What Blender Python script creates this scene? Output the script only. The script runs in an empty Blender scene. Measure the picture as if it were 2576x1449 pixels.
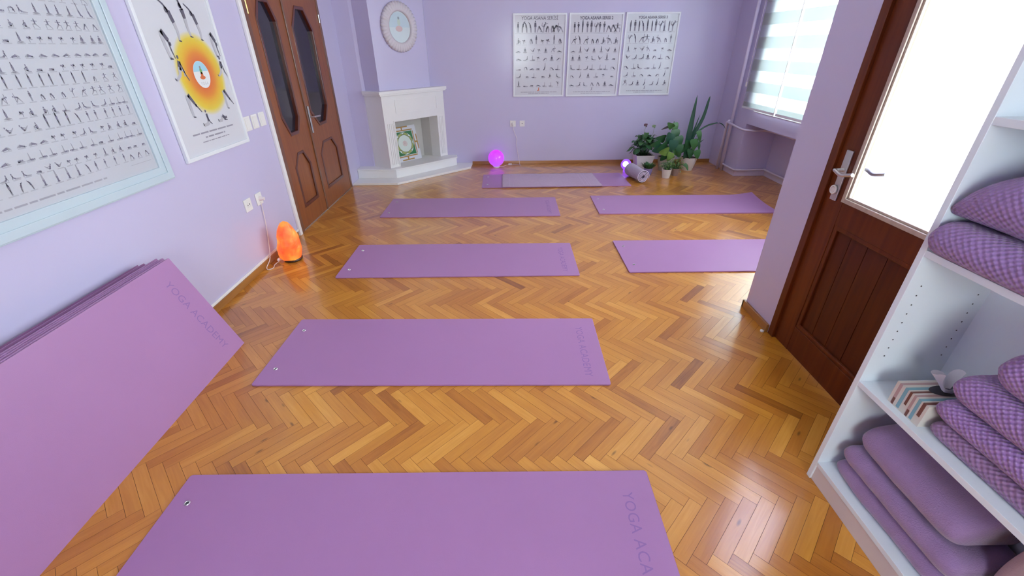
import bpy, math, random
from mathutils import Vector, Matrix, noise
random.seed(7)
S = bpy.context.scene
COL = S.collection
PI = math.pi

# ------------------------------------------------------------------ camera
cam_d = bpy.data.cameras.new('camera')
cam = bpy.data.objects.new('camera', cam_d); COL.objects.link(cam)
cam_d.sensor_fit = 'HORIZONTAL'; cam_d.sensor_width = 36.0
cam_d.lens = 36.0 * 1073.45 / 2576.0
cam_d.clip_start = 0.02
_r = Vector((0.999843, -0.015926, -0.007738)); _u = Vector((0.01457, 0.491705, 0.87064)); _f = Vector((0.010061, 0.870616, -0.49186))
M = Matrix((( _r.x, _u.x, -_f.x, 0.0), (_r.y, _u.y, -_f.y, 0.0), (_r.z, _u.z, -_f.z, 1.4722), (0, 0, 0, 1)))
cam.matrix_world = M
S.camera = cam

# ------------------------------------------------------------------ world, view
w = bpy.data.worlds.new('overcast_sky'); S.world = w; w.use_nodes = True
bg = w.node_tree.nodes['Background']
bg.inputs[0].default_value = (0.90, 0.95, 1.0, 1); bg.inputs[1].default_value = 7.0
S.view_settings.view_transform = 'Standard'; S.view_settings.look = 'None'
S.view_settings.exposure = 1.56; S.view_settings.gamma = 1.0
S.view_settings.use_curve_mapping = False
try:
    S.cycles.use_denoising = True
    S.cycles.denoiser = 'OPENIMAGEDENOISE'
    S.cycles.max_bounces = 10; S.cycles.diffuse_bounces = 6; S.cycles.glossy_bounces = 4
    S.cycles.transparent_max_bounces = 12
    S.cycles.sample_clamp_indirect = 6.0
    S.cycles.caustics_reflective = False; S.cycles.caustics_refractive = False
except Exception:
    pass

def area(name, loc, rot, sx, sy, power, color=(1, 1, 1), portal=False):
    d = bpy.data.lights.new(name, 'AREA'); d.shape = 'RECTANGLE'; d.size = sx; d.size_y = sy
    d.energy = power; d.color = color
    if portal: d.cycles.is_portal = True
    o = bpy.data.objects.new(name, d); COL.objects.link(o); o.location = loc; o.rotation_euler = rot
    return o
XDP = 1.68
# daylight portals in the openings (an area light looks along its own -z)
area('window_portal', (3.30, 4.66, 1.5), (0, PI / 2, 0), 1.42, 1.42, 1, portal=True)
area('window_portal', (3.30, 3.10, 1.5), (0, PI / 2, 0), 1.42, 1.12, 1, portal=True)
area('door_portal', (1.60, 1.56, 1.45), (0, PI / 2, 0), 1.2, 0.66, 1, portal=True)
area('window_portal', (XDP, -1.10, 1.525), (0, PI / 2, 0), 1.3, 0.46, 1, portal=True)  # portal of the added window in the partition
area('window_portal', (0.3, -1.75, 1.475), (-PI / 2, 0, 0), 0.95, 1.2, 1, portal=True)  # portal of the added window behind the camera

# ------------------------------------------------------------------ materials
def new_mat(name):
    m = bpy.data.materials.new(name); m.use_nodes = True
    nt = m.node_tree; b = nt.nodes['Principled BSDF']
    return m, nt, b
def N(nt, kind, **kw):
    n = nt.nodes.new(kind)
    for k, v in kw.items():
        setattr(n, k, v)
    return n
def L(nt, a, b): nt.links.new(a, b)
def plain(name, col, rough=0.5, metal=0.0, spec=0.5, coat=0.0, coat_r=0.05, var=0.04, vscale=6.0, bump=0.0, bscale=200.0, sheen=0.0, emit=None, estr=0.0):
    m, nt, b = new_mat(name)
    tc = N(nt, 'ShaderNodeTexCoord')
    nz = N(nt, 'ShaderNodeTexNoise'); nz.inputs['Scale'].default_value = vscale; nz.inputs['Detail'].default_value = 3
    L(nt, tc.outputs['Object'], nz.inputs['Vector'])
    mr = N(nt, 'ShaderNodeMapRange'); mr.inputs['To Min'].default_value = 1 - var; mr.inputs['To Max'].default_value = 1 + var
    L(nt, nz.outputs[0], mr.inputs['Value'])
    mx = N(nt, 'ShaderNodeVectorMath', operation='SCALE'); mx.inputs[0].default_value = col[:3]
    L(nt, mr.outputs[0], mx.inputs['Scale']); L(nt, mx.outputs[0], b.inputs['Base Color'])
    b.inputs['Roughness'].default_value = rough; b.inputs['Metallic'].default_value = metal
    b.inputs['Specular IOR Level'].default_value = spec
    b.inputs['Coat Weight'].default_value = coat; b.inputs['Coat Roughness'].default_value = coat_r
    b.inputs['Sheen Weight'].default_value = sheen
    if bump > 0:
        n2 = N(nt, 'ShaderNodeTexNoise'); n2.inputs['Scale'].default_value = bscale; n2.inputs['Detail'].default_value = 2
        L(nt, tc.outputs['Object'], n2.inputs['Vector'])
        bp = N(nt, 'ShaderNodeBump'); bp.inputs['Strength'].default_value = bump; bp.inputs['Distance'].default_value = 0.002
        L(nt, n2.outputs[0], bp.inputs['Height']); L(nt, bp.outputs[0], b.inputs['Normal'])
    if emit:
        b.inputs['Emission Color'].default_value = (*emit, 1); b.inputs['Emission Strength'].default_value = estr
    return m

m_wall = plain('lavender_wall_paint', (0.54, 0.505, 0.70), rough=0.42, spec=0.5, coat=0.2, coat_r=0.14, var=0.02, vscale=1.5, bump=0.08, bscale=60)
m_ceil = plain('white_ceiling_paint', (0.87, 0.86, 0.86), rough=0.8)
m_white = plain('white_gloss_paint', (0.78, 0.78, 0.77), rough=0.35, var=0.02, bump=0.1, bscale=30)
m_frame = plain('white_poster_frame', (0.74, 0.77, 0.80), rough=0.3, var=0.01)
m_lilac_trim = plain('lilac_gloss_paint', (0.66, 0.62, 0.75), rough=0.3, var=0.02)
m_melamine = plain('white_melamine', (0.70, 0.76, 0.81), rough=0.38, var=0.01)
m_plastic = plain('white_plastic', (0.78, 0.77, 0.74), rough=0.3, var=0.01)
m_dark = plain('dark_plastic', (0.03, 0.03, 0.035), rough=0.4)
m_cord = plain('white_rubber_cord', (0.75, 0.68, 0.68), rough=0.5)
m_metal = plain('brushed_steel', (0.62, 0.62, 0.62), rough=0.28, metal=1.0)
m_brass = plain('brass', (0.80, 0.60, 0.25), rough=0.25, metal=1.0)
m_mat = plain('purple_mat_foam', (0.365, 0.178, 0.372), rough=0.5, spec=0.4, var=0.03, vscale=3, bump=0.2, bscale=500, sheen=0.05, coat=0.15, coat_r=0.3)
m_letter = plain('mat_print', (0.26, 0.130, 0.34), rough=0.6, var=0.02)
m_towel = plain('lilac_terry', (0.43, 0.28, 0.42), rough=0.95, var=0.12, vscale=40, bump=0.9, bscale=400, sheen=0.3)
m_towel_band = plain('lilac_terry_band', (0.52, 0.38, 0.52), rough=0.8, var=0.05, vscale=60, bump=0.3, bscale=300)
m_fleece = plain('plum_fleece', (0.27, 0.165, 0.33), rough=0.95, var=0.10, vscale=30, bump=0.9, bscale=260, sheen=0.4)
m_ink_d2 = plain('chart_dark_grey', (0.21, 0.20, 0.27), rough=0.4, coat=0.45, coat_r=0.12, var=0.1)
m_ink_m2 = plain('chart_mid_grey', (0.33, 0.33, 0.38), rough=0.4, coat=0.45, coat_r=0.12, var=0.1)
m_ink_l2 = plain('chart_light_grey', (0.41, 0.42, 0.47), rough=0.4, coat=0.45, coat_r=0.12, var=0.08)
m_paper_big = plain('chart_paper', (0.50, 0.52, 0.57), rough=0.4, coat=0.5, coat_r=0.10, var=0.01)
m_beige = plain('beige_cotton', (0.50, 0.38, 0.40), rough=0.9, var=0.05, bump=0.5, bscale=200)
m_pot = plain('white_ceramic', (0.68, 0.66, 0.64), rough=0.35)
m_pot_purple = plain('lilac_ceramic', (0.28, 0.24, 0.50), rough=0.35)
m_pot_brown = plain('taupe_ceramic', (0.30, 0.21, 0.18), rough=0.6)
m_soil = plain('potting_soil', (0.03, 0.02, 0.012), rough=0.95, var=0.4, vscale=80, bump=1, bscale=120)
m_leaf_dark = plain('dark_green_leaf', (0.025, 0.095, 0.035), rough=0.35, var=0.35, vscale=9)
m_leaf_mid = plain('mid_green_leaf', (0.045, 0.15, 0.04), rough=0.4, var=0.35, vscale=9)
m_leaf_blue = plain('bluish_green_leaf', (0.02, 0.085, 0.05), rough=0.35, var=0.3, vscale=9)
m_leaf_light = plain('light_green_leaf', (0.15, 0.26, 0.05), rough=0.5, var=0.3, vscale=20)
m_leaf_dry = plain('purple_brown_leaf', (0.05, 0.035, 0.05), rough=0.5, var=0.3, vscale=20)
m_petal = plain('wilted_petal', (0.13, 0.06, 0.09), rough=0.6)
m_stalk = plain('pale_green_stalk', (0.20, 0.28, 0.16), rough=0.5)
m_paper = plain('poster_paper', (0.62, 0.63, 0.67), rough=0.4, coat=0.45, coat_r=0.12, var=0.01)
m_ink_d = plain('print_dark_grey', (0.10, 0.095, 0.13), rough=0.4, coat=0.45, coat_r=0.12, var=0.1)
m_ink_m = plain('print_mid_grey', (0.30, 0.29, 0.34), rough=0.4, coat=0.45, coat_r=0.12, var=0.1)
m_ink_l = plain('print_light_grey', (0.46, 0.46, 0.50), rough=0.4, coat=0.45, coat_r=0.12, var=0.08)
m_ink_o = plain('print_orange', (0.65, 0.16, 0.05), rough=0.4)
m_ink_g = plain('print_green', (0.20, 0.40, 0.12), rough=0.4)
m_ink_b = plain('print_sky_blue', (0.35, 0.62, 0.74), rough=0.4)
m_ink_w = plain('print_white', (0.74, 0.76, 0.76), rough=0.4)
m_tissue = plain('white_tissue', (0.80, 0.80, 0.83), rough=0.9)
m_black_glass = plain('dark_door_glass', (0.018, 0.016, 0.026), rough=0.12, spec=0.5, var=0.2)

# glossy clear window glass
def glass_mat(name, tint=(1, 1, 1), gl=0.06):
    m = bpy.data.materials.new(name); m.use_nodes = True; nt = m.node_tree
    nt.nodes.remove(nt.nodes['Principled BSDF']); out = nt.nodes['Material Output']
    t = N(nt, 'ShaderNodeBsdfTransparent'); t.inputs[0].default_value = (*tint, 1)
    g = N(nt, 'ShaderNodeBsdfGlossy'); g.inputs['Roughness'].default_value = 0.03
    mx = N(nt, 'ShaderNodeMixShader'); mx.inputs[0].default_value = gl
    L(nt, t.outputs[0], mx.inputs[1]); L(nt, g.outputs[0], mx.inputs[2]); L(nt, mx.outputs[0], out.inputs[0])
    return m
m_glass = glass_mat('clear_window_glass', (0.96, 1.0, 0.98))

# zebra blind: sheer bands let the sky through, woven bands only glow
def blind_mat():
    m = bpy.data.materials.new('zebra_blind_fabric'); m.use_nodes = True; nt = m.node_tree
    nt.nodes.remove(nt.nodes['Principled BSDF']); out = nt.nodes['Material Output']
    geo = N(nt, 'ShaderNodeNewGeometry'); sp = N(nt, 'ShaderNodeSeparateXYZ'); L(nt, geo.outputs['Position'], sp.inputs[0])
    a = N(nt, 'ShaderNodeMath', operation='SUBTRACT'); a.inputs[1].default_value = 0.768
    L(nt, sp.outputs['Z'], a.inputs[0])
    d = N(nt, 'ShaderNodeMath', operation='DIVIDE'); d.inputs[1].default_value = 0.223; L(nt, a.outputs[0], d.inputs[0])
    fr = N(nt, 'ShaderNodeMath', operation='FRACT'); L(nt, d.outputs[0], fr.inputs[0])
    cmp_ = N(nt, 'ShaderNodeMath', operation='GREATER_THAN'); cmp_.inputs[1].default_value = 0.50
    L(nt, fr.outputs[0], cmp_.inputs[0])      # 1 = sheer band
    tr = N(nt, 'ShaderNodeBsdfTranslucent'); tr.inputs[0].default_value = (0.41, 0.45, 0.44, 1)
    df = N(nt, 'ShaderNodeBsdfDiffuse'); df.inputs[0].default_value = (0.66, 0.68, 0.70, 1)
    m1 = N(nt, 'ShaderNodeMixShader'); m1.inputs[0].default_value = 0.40
    L(nt, tr.outputs[0], m1.inputs[1]); L(nt, df.outputs[0], m1.inputs[2])
    tp = N(nt, 'ShaderNodeBsdfTransparent')
    mr = N(nt, 'ShaderNodeMapRange'); mr.inputs['To Min'].default_value = 0.03; mr.inputs['To Max'].default_value = 0.6
    L(nt, cmp_.outputs[0], mr.inputs['Value'])
    m2 = N(nt, 'ShaderNodeMixShader'); L(nt, mr.outputs[0], m2.inputs[0])
    L(nt, m1.outputs[0], m2.inputs[1]); L(nt, tp.outputs[0], m2.inputs[2]); L(nt, m2.outputs[0], out.inputs[0])
    return m
m_blind = blind_mat()

def wood_mat(name, c1, c2, rough, sc=(3.0, 3.0, 40.0), coat=0.3, axis='Z', spec=0.5):
    m, nt, b = new_mat(name)
    tc = N(nt, 'ShaderNodeTexCoord'); mp = N(nt, 'ShaderNodeMapping')
    s = {'Z': (28, 28, 1.6), 'X': (1.6, 28, 28), 'Y': (28, 1.6, 28)}[axis]
    mp.inputs['Scale'].default_value = s
    L(nt, tc.outputs['Object'], mp.inputs['Vector'])
    nz = N(nt, 'ShaderNodeTexNoise'); nz.inputs['Scale'].default_value = 1.0; nz.inputs['Detail'].default_value = 5; nz.inputs['Distortion'].default_value = 0.6
    L(nt, mp.outputs[0], nz.inputs['Vector'])
    cr = N(nt, 'ShaderNodeValToRGB'); cr.color_ramp.elements[0].position = 0.3; cr.color_ramp.elements[1].position = 0.72
    cr.color_ramp.elements[0].color = (*c1, 1); cr.color_ramp.elements[1].color = (*c2, 1)
    L(nt, nz.outputs[0], cr.inputs[0]); L(nt, cr.outputs[0], b.inputs['Base Color'])
    b.inputs['Roughness'].default_value = rough; b.inputs['Coat Weight'].default_value = coat; b.inputs['Coat Roughness'].default_value = 0.12
    b.inputs['Specular IOR Level'].default_value = spec
    return m
m_door = wood_mat('walnut_door_wood', (0.20, 0.058, 0.013), (0.27, 0.085, 0.02), 0.4, coat=0.15)
m_door_groove = wood_mat('dark_moulding_wood', (0.075, 0.014, 0.006), (0.11, 0.022, 0.01), 0.3)
m_door_casing = wood_mat('casing_wood', (0.13, 0.05, 0.025), (0.19, 0.08, 0.04), 0.35)
m_door2 = wood_mat('mahogany_door_wood', (0.085, 0.014, 0.0015), (0.15, 0.030, 0.003), 0.45, coat=0.1, spec=0.3)
m_door2_panel = wood_mat('mahogany_panel_wood', (0.055, 0.008, 0.001), (0.105, 0.020, 0.002), 0.5, coat=0.1, spec=0.3)
m_beading = wood_mat('glare_toned_bead', (0.42, 0.34, 0.27), (0.55, 0.47, 0.38), 0.4)  # bead tone carries the glare of the bright door glass
m_base = wood_mat('oak_baseboard', (0.27, 0.11, 0.03), (0.40, 0.18, 0.05), 0.3, axis='X')
m_base_y = wood_mat('oak_baseboard_side', (0.29, 0.12, 0.03), (0.43, 0.20, 0.05), 0.3, axis='Y')
m_dark_wood = wood_mat('dark_lamp_base', (0.03, 0.012, 0.008), (0.06, 0.02, 0.012), 0.4)

# parquet: every strip carries its own tone in a colour attribute, grain along its uv
def parquet_mat():
    m, nt, b = new_mat('oak_parquet')
    at = N(nt, 'ShaderNodeAttribute', attribute_name='tone'); sp = N(nt, 'ShaderNodeSeparateColor'); L(nt, at.outputs['Color'], sp.inputs[0])
    uv = N(nt, 'ShaderNodeUVMap')
    off = N(nt, 'ShaderNodeCombineXYZ')
    mu = N(nt, 'ShaderNodeMath', operation='MULTIPLY'); mu.inputs[1].default_value = 37.0
    L(nt, sp.outputs[1], mu.inputs[0]); L(nt, mu.outputs[0], off.inputs[0]); L(nt, mu.outputs[0], off.inputs[1])
    ad = N(nt, 'ShaderNodeVectorMath', operation='ADD'); L(nt, uv.outputs[0], ad.inputs[0]); L(nt, off.outputs[0], ad.inputs[1])
    mp = N(nt, 'ShaderNodeMapping'); mp.inputs['Scale'].default_value = (5.0, 70.0, 1.0); L(nt, ad.outputs[0], mp.inputs['Vector'])
    nz = N(nt, 'ShaderNodeTexNoise'); nz.inputs['Scale'].default_value = 1.0; nz.inputs['Detail'].default_value = 5; nz.inputs['Distortion'].default_value = 1.2
    L(nt, mp.outputs[0], nz.inputs['Vector'])
    mp2 = N(nt, 'ShaderNodeMapping'); mp2.inputs['Scale'].default_value = (3.0, 14.0, 1.0); L(nt, ad.outputs[0], mp2.inputs['Vector'])
    n2 = N(nt, 'ShaderNodeTexNoise'); n2.inputs['Scale'].default_value = 1.0; n2.inputs['Detail'].default_value = 2
    L(nt, mp2.outputs[0], n2.inputs['Vector'])
    # tone = strip tone*0.62 + grain*0.22 + patches*0.2
    f1 = N(nt, 'ShaderNodeMath', operation='MULTIPLY_ADD'); f1.inputs[1].default_value = 0.34; f1.inputs[2].default_value = -0.17; L(nt, nz.outputs[0], f1.inputs[0])
    f2 = N(nt, 'ShaderNodeMath', operation='MULTIPLY_ADD'); f2.inputs[1].default_value = 0.36; L(nt, n2.outputs[0], f2.inputs[0]); L(nt, f1.outputs[0], f2.inputs[2])
    f3 = N(nt, 'ShaderNodeMath', operation='ADD'); L(nt, f2.outputs[0], f3.inputs[0]); L(nt, sp.outputs[0], f3.inputs[1])
    f4 = N(nt, 'ShaderNodeMath', operation='SUBTRACT'); f4.inputs[1].default_value = 0.18; L(nt, f3.outputs[0], f4.inputs[0])
    cr = N(nt, 'ShaderNodeValToRGB'); e = cr.color_ramp.elements
    e[0].position = 0.0; e[0].color = (0.20, 0.055, 0.003, 1)
    e[1].position = 1.0; e[1].color = (0.78, 0.40, 0.07, 1)
    x = e.new(0.28); x.color = (0.42, 0.145, 0.011, 1)
    x = e.new(0.62); x.color = (0.58, 0.245, 0.024, 1)
    L(nt, f4.outputs[0], cr.inputs[0])
    # little dark knots
    mp3 = N(nt, 'ShaderNodeMapping'); mp3.inputs['Scale'].default_value = (7.0, 22.0, 1.0); L(nt, ad.outputs[0], mp3.inputs['Vector'])
    vo = N(nt, 'ShaderNodeTexVoronoi'); vo.inputs['Scale'].default_value = 0.55; L(nt, mp3.outputs[0], vo.inputs['Vector'])
    kn = N(nt, 'ShaderNodeMapRange'); kn.inputs['From Min'].default_value = 0.03; kn.inputs['From Max'].default_value = 0.09
    kn.inputs['To Min'].default_value = 0.45; kn.inputs['To Max'].default_value = 1.0; L(nt, vo.outputs['Distance'], kn.inputs['Value'])
    sc = N(nt, 'ShaderNodeVectorMath', operation='SCALE'); L(nt, cr.outputs[0], sc.inputs[0]); L(nt, kn.outputs[0], sc.inputs['Scale'])
    L(nt, sc.outputs[0], b.inputs['Base Color'])
    b.inputs['Roughness'].default_value = 0.33; b.inputs['Specular IOR Level'].default_value = 0.45
    b.inputs['Coat Weight'].default_value = 1.0; b.inputs['Coat Roughness'].default_value = 0.17
    bp = N(nt, 'ShaderNodeBump'); bp.inputs['Strength'].default_value = 0.06; bp.inputs['Distance'].default_value = 0.001
    L(nt, nz.outputs[0], bp.inputs['Height']); L(nt, bp.outputs[0], b.inputs['Normal'])
    return m
m_parquet = parquet_mat()
m_gap = plain('dark_floor_joint', (0.07, 0.028, 0.008), rough=0.8)

# waffle weave cloth, uv in metres (u around the fold, v along)
def waffle_mat(name, base, light, pitch=0.0165, rib=False, mixd=1.0):
    m, nt, b = new_mat(name)
    uv = N(nt, 'ShaderNodeUVMap'); sp = N(nt, 'ShaderNodeSeparateXYZ'); L(nt, uv.outputs[0], sp.inputs[0])
    def wave(sock, k, ph=0.0):
        a = N(nt, 'ShaderNodeMath', operation='MULTIPLY_ADD'); a.inputs[1].default_value = 2 * PI / k; a.inputs[2].default_value = ph
        L(nt, sock, a.inputs[0]); c = N(nt, 'ShaderNodeMath', operation='SINE'); L(nt, a.outputs[0], c.inputs[0])
        return c.outputs[0]
    if rib:
        h = wave(sp.outputs[1], pitch)
        r0, r1 = -0.2, 1.0
    else:
        su = N(nt, 'ShaderNodeMath', operation='ADD'); L(nt, sp.outputs[0], su.inputs[0]); L(nt, sp.outputs[1], su.inputs[1])
        di = N(nt, 'ShaderNodeMath', operation='SUBTRACT'); L(nt, sp.outputs[0], di.inputs[0]); L(nt, sp.outputs[1], di.inputs[1])
        p = N(nt, 'ShaderNodeMath', operation='MULTIPLY'); L(nt, wave(sp.outputs[0], pitch), p.inputs[0]); L(nt, wave(sp.outputs[1], pitch), p.inputs[1])
        h = p.outputs[0]; r0, r1 = 0.35, 1.0
    mr = N(nt, 'ShaderNodeMapRange'); mr.inputs['From Min'].default_value = r0; mr.inputs['From Max'].default_value = r1
    L(nt, h, mr.inputs['Value'])
    sm = N(nt, 'ShaderNodeMath', operation='MULTIPLY'); sm.inputs[1].default_value = mixd; L(nt, mr.outputs[0], sm.inputs[0])
    mx = N(nt, 'ShaderNodeMix', data_type='RGBA'); mx.inputs[6].default_value = (*base, 1); mx.inputs[7].default_value = (*light, 1)
    L(nt, sm.outputs[0], mx.inputs[0]); L(nt, mx.outputs[2], b.inputs['Base Color'])
    bp = N(nt, 'ShaderNodeBump'); bp.inputs['Strength'].default_value = 0.7; bp.inputs['Distance'].default_value = 0.003
    L(nt, h, bp.inputs['Height']); L(nt, bp.outputs[0], b.inputs['Normal'])
    b.inputs['Roughness'].default_value = 0.9; b.inputs['Sheen Weight'].default_value = 0.3
    return m
m_waffle = waffle_mat('violet_waffle_weave', (0.29, 0.155, 0.39), (0.46, 0.31, 0.56), mixd=0.8)
m_waffle_top = waffle_mat('dusty_violet_waffle_weave', (0.27, 0.155, 0.37), (0.36, 0.23, 0.46), pitch=0.018, mixd=0.7)
m_waffle_pink = waffle_mat('mauve_waffle_weave', (0.27, 0.15, 0.30), (0.33, 0.20, 0.36), mixd=0.6)
m_rib = waffle_mat('lilac_ribbed_cotton', (0.33, 0.26, 0.38), (0.56, 0.47, 0.62), pitch=0.0125, rib=True)

def glow_mat(name, c_in, c_edge, s_in, s_edge, blend=0.5):
    m, nt, b = new_mat(name)
    lw = N(nt, 'ShaderNodeTexCoord'); sp = N(nt, 'ShaderNodeSeparateXYZ'); L(nt, lw.outputs['Object'], sp.inputs[0])
    mr = N(nt, 'ShaderNodeMapRange'); mr.inputs['From Min'].default_value = blend - 0.12; mr.inputs['From Max'].default_value = blend + 0.12
    L(nt, sp.outputs['Z'], mr.inputs['Value'])
    mx = N(nt, 'ShaderNodeMix', data_type='RGBA'); mx.inputs[6].default_value = (*c_in, 1); mx.inputs[7].default_value = (*c_edge, 1)
    L(nt, mr.outputs[0], mx.inputs[0]); L(nt, mx.outputs[2], b.inputs['Emission Color'])
    b.inputs['Emission Strength'].default_value = s_in
    b.inputs['Base Color'].default_value = (0.5, 0.3, 0.6, 1); b.inputs['Roughness'].default_value = 0.15
    b.inputs['Base Color'].default_value = (0.12, 0.08, 0.15, 1)
    return m
m_globe = glow_mat('magenta_lit_globe', (0.40, 0.11, 1.0), (0.60, 0.0, 1.0), 0.40, 0.40, 0.11)
m_led_body = plain('violet_lit_shell', (0.1, 0.05, 0.3), rough=0.3, emit=(0.24, 0.06, 1.0), estr=0.5)
m_led_core = plain('white_lit_lens', (0.8, 0.8, 0.9), rough=0.3, emit=(0.75, 0.65, 1.0), estr=1.4)

def salt_mat():
    m, nt, b = new_mat('lit_salt_rock')
    tc = N(nt, 'ShaderNodeTexCoord'); nz = N(nt, 'ShaderNodeTexNoise'); nz.inputs['Scale'].default_value = 11; nz.inputs['Detail'].default_value = 4
    L(nt, tc.outputs['Object'], nz.inputs['Vector'])
    cr = N(nt, 'ShaderNodeValToRGB'); e = cr.color_ramp.elements
    e[0].position = 0.34; e[0].color = (0.72, 0.055, 0.012, 1); e[1].position = 0.72; e[1].color = (1.0, 0.45, 0.05, 1)
    x = e.new(0.52); x.color = (1.0, 0.17, 0.018, 1)
    L(nt, nz.outputs[0], cr.inputs[0]); L(nt, cr.outputs[0], b.inputs['Emission Color'])
    b.inputs['Emission Strength'].default_value = 0.36
    b.inputs['Base Color'].default_value = (0.28, 0.07, 0.03, 1); b.inputs['Roughness'].default_value = 0.5
    return m
m_salt = salt_mat()

# ------------------------------------------------------------------ mesh tools
class G:
    def __init__(s): s.v = []; s.f = []; s.m = []; s.uv = {}
    def add(s, vs, fs, mi=0, uvs=None):
        o = len(s.v); s.v += [tuple(v) for v in vs]
        for i, f in enumerate(fs):
            if uvs is not None: s.uv[len(s.f)] = [uvs[j] for j in f]
            s.f.append(tuple(j + o for j in f)); s.m.append(mi)
        return s
    def box(s, x0, x1, y0, y1, z0, z1, mi=0):
        vs = [(x, y, z) for x in (x0, x1) for y in (y0, y1) for z in (z0, z1)]
        return s.add(vs, [(0, 1, 3, 2), (4, 6, 7, 5), (0, 4, 5, 1), (2, 3, 7, 6), (0, 2, 6, 4), (1, 5, 7, 3)], mi)
    def prism(s, poly, z0, z1, mi=0):                      # poly in xy, counter-clockwise
        n = len(poly); vs = [(p[0], p[1], z0) for p in poly] + [(p[0], p[1], z1) for p in poly]
        fs = [tuple(range(n))[::-1], tuple(range(n, 2 * n))] + [(i, (i + 1) % n, n + (i + 1) % n, n + i) for i in range(n)]
        return s.add(vs, fs, mi)
    def ext(s, poly, fr, d, mi=0):                         # poly (a,b) mapped by fr(a,b,depth); extruded 0..d
        n = len(poly); vs = [fr(p[0], p[1], 0) for p in poly] + [fr(p[0], p[1], d) for p in poly]
        fs = [tuple(range(n))[::-1], tuple(range(n, 2 * n))] + [(i, (i + 1) % n, n + (i + 1) % n, n + i) for i in range(n)]
        return s.add(vs, fs, mi)
    def ring(s, outer, inner, fr, d0, d1, mi=0):           # band between two like polygons, with thickness
        n = len(outer)
        vs = [fr(*p, d0) for p in outer] + [fr(*p, d0) for p in inner] + [fr(*p, d1) for p in outer] + [fr(*p, d1) for p in inner]
        fs = []
        for i in range(n):
            j = (i + 1) % n
            fs += [(i, j, n + j, n + i), (2 * n + i, 3 * n + i, 3 * n + j, 2 * n + j), (i, 2 * n + i, 2 * n + j, j), (n + i, n + j, 3 * n + j, 3 * n + i)]
        return s.add(vs, fs, mi)
    def tube(s, pts, r, n=8, mi=0, closed=False):
        pts = [Vector(p) for p in pts]; rs = r if isinstance(r, (list, tuple)) else [r] * len(pts)
        vs = []; K = len(pts); up = Vector((0, 0, 1))
        prev = None
        for i, p in enumerate(pts):
            if closed: t = pts[(i + 1) % K] - pts[i - 1]
            else: t = pts[min(i + 1, K - 1)] - pts[max(i - 1, 0)]
            if t.length < 1e-9: t = Vector((0, 0, 1))
            t.normalize()
            if prev is None:
                a = t.cross(up)
                if a.length < 1e-3: a = t.cross(Vector((1, 0, 0)))
            else: a = prev - t * prev.dot(t)
            a.normalize(); b = t.cross(a); prev = a
            for k in range(n):
                an = 2 * PI * k / n; vs.append(p + (a * math.cos(an) + b * math.sin(an)) * rs[i])
        fs = []
        for i in range(K if closed else K - 1):
            i2 = (i + 1) % K
            for k in range(n): fs.append((i * n + k, i * n + (k + 1) % n, i2 * n + (k + 1) % n, i2 * n + k))
        if not closed: fs += [tuple(range(n))[::-1], tuple(range((K - 1) * n, K * n))]
        return s.add(vs, fs, mi)
    def lathe(s, prof, c=(0, 0, 0), n=32, mi=0):           # profile (r,z)
        vs = []; K = len(prof)
        for r, z in prof:
            for k in range(n): a = 2 * PI * k / n; vs.append((c[0] + r * math.cos(a), c[1] + r * math.sin(a), c[2] + z))
        fs = [(i * n + k, i * n + (k + 1) % n, (i + 1) * n + (k + 1) % n, (i + 1) * n + k) for i in range(K - 1) for k in range(n)]
        if prof[0][0] > 1e-6: fs.append(tuple(range(n))[::-1])
        if prof[-1][0] > 1e-6: fs.append(tuple(range((K - 1) * n, K * n)))
        return s.add(vs, fs, mi)
    def sphere(s, c, r, n=24, m=14, mi=0, sx=1, sy=1, sz=1):
        prof = [(r * math.sin(PI * i / m), -r * math.cos(PI * i / m)) for i in range(m + 1)]
        o = len(s.v); s.lathe(prof, (0, 0, 0), n, mi)
        for i in range(o, len(s.v)):
            x, y, z = s.v[i]; s.v[i] = (c[0] + x * sx, c[1] + y * sy, c[2] + z * sz)
        return s

def mk(name, g, mats, parent=None, smooth=False, bevel=0.0, loc=None, bseg=2):
    me = bpy.data.meshes.new(name)
    off = Vector((0, 0, 0))
    if parent is not None:
        p = parent
        while p is not None: off += p.location; p = p.parent
    if loc is not None: off = Vector(loc)
    me.from_pydata([tuple(Vector(v) - off) for v in g.v], [], g.f)
    if not isinstance(mats, (list, tuple)): mats = [mats]
    for m in mats: me.materials.append(m)
    me.polygons.foreach_set('material_index', g.m)
    if g.uv:
        ul = me.uv_layers.new(name='UVMap')
        for i, p in enumerate(me.polygons):
            if i in g.uv:
                for k, li in enumerate(p.loop_indices): ul.data[li].uv = g.uv[i][k]
    if smooth: me.polygons.foreach_set('use_smooth', [True] * len(me.polygons))
    me.validate(clean_customdata=False); me.update()
    o = bpy.data.objects.new(name, me); COL.objects.link(o)
    if parent is not None: o.parent = parent
    if loc is not None: o.location = loc
    if bevel > 0:
        b = o.modifiers.new('bevel', 'BEVEL'); b.width = bevel; b.segments = bseg; b.limit_method = 'ANGLE'; b.angle_limit = 0.7
    return o
def tag(o, label=None, cat=None, group=None, kind=None):
    if label: o['label'] = label
    if cat: o['category'] = cat
    if group: o['group'] = group
    if kind: o['kind'] = kind
    return o
def thing(name, label, cat, loc=(0, 0, 0), group=None, kind=None):
    o = bpy.data.objects.new(name, None); COL.objects.link(o); o.location = loc; o.empty_display_size = 0.05
    return tag(o, label, cat, group, kind)
def copy_tree(o, parent=None):
    c = o.copy(); COL.objects.link(c)
    if parent is not None: c.parent = parent; c.matrix_parent_inverse = o.matrix_parent_inverse.copy()
    for ch in list(o.children): copy_tree(ch, c)
    return c
def struct(name, g, mats, **k):
    return tag(mk(name, g, mats, **k), kind='structure')
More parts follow.
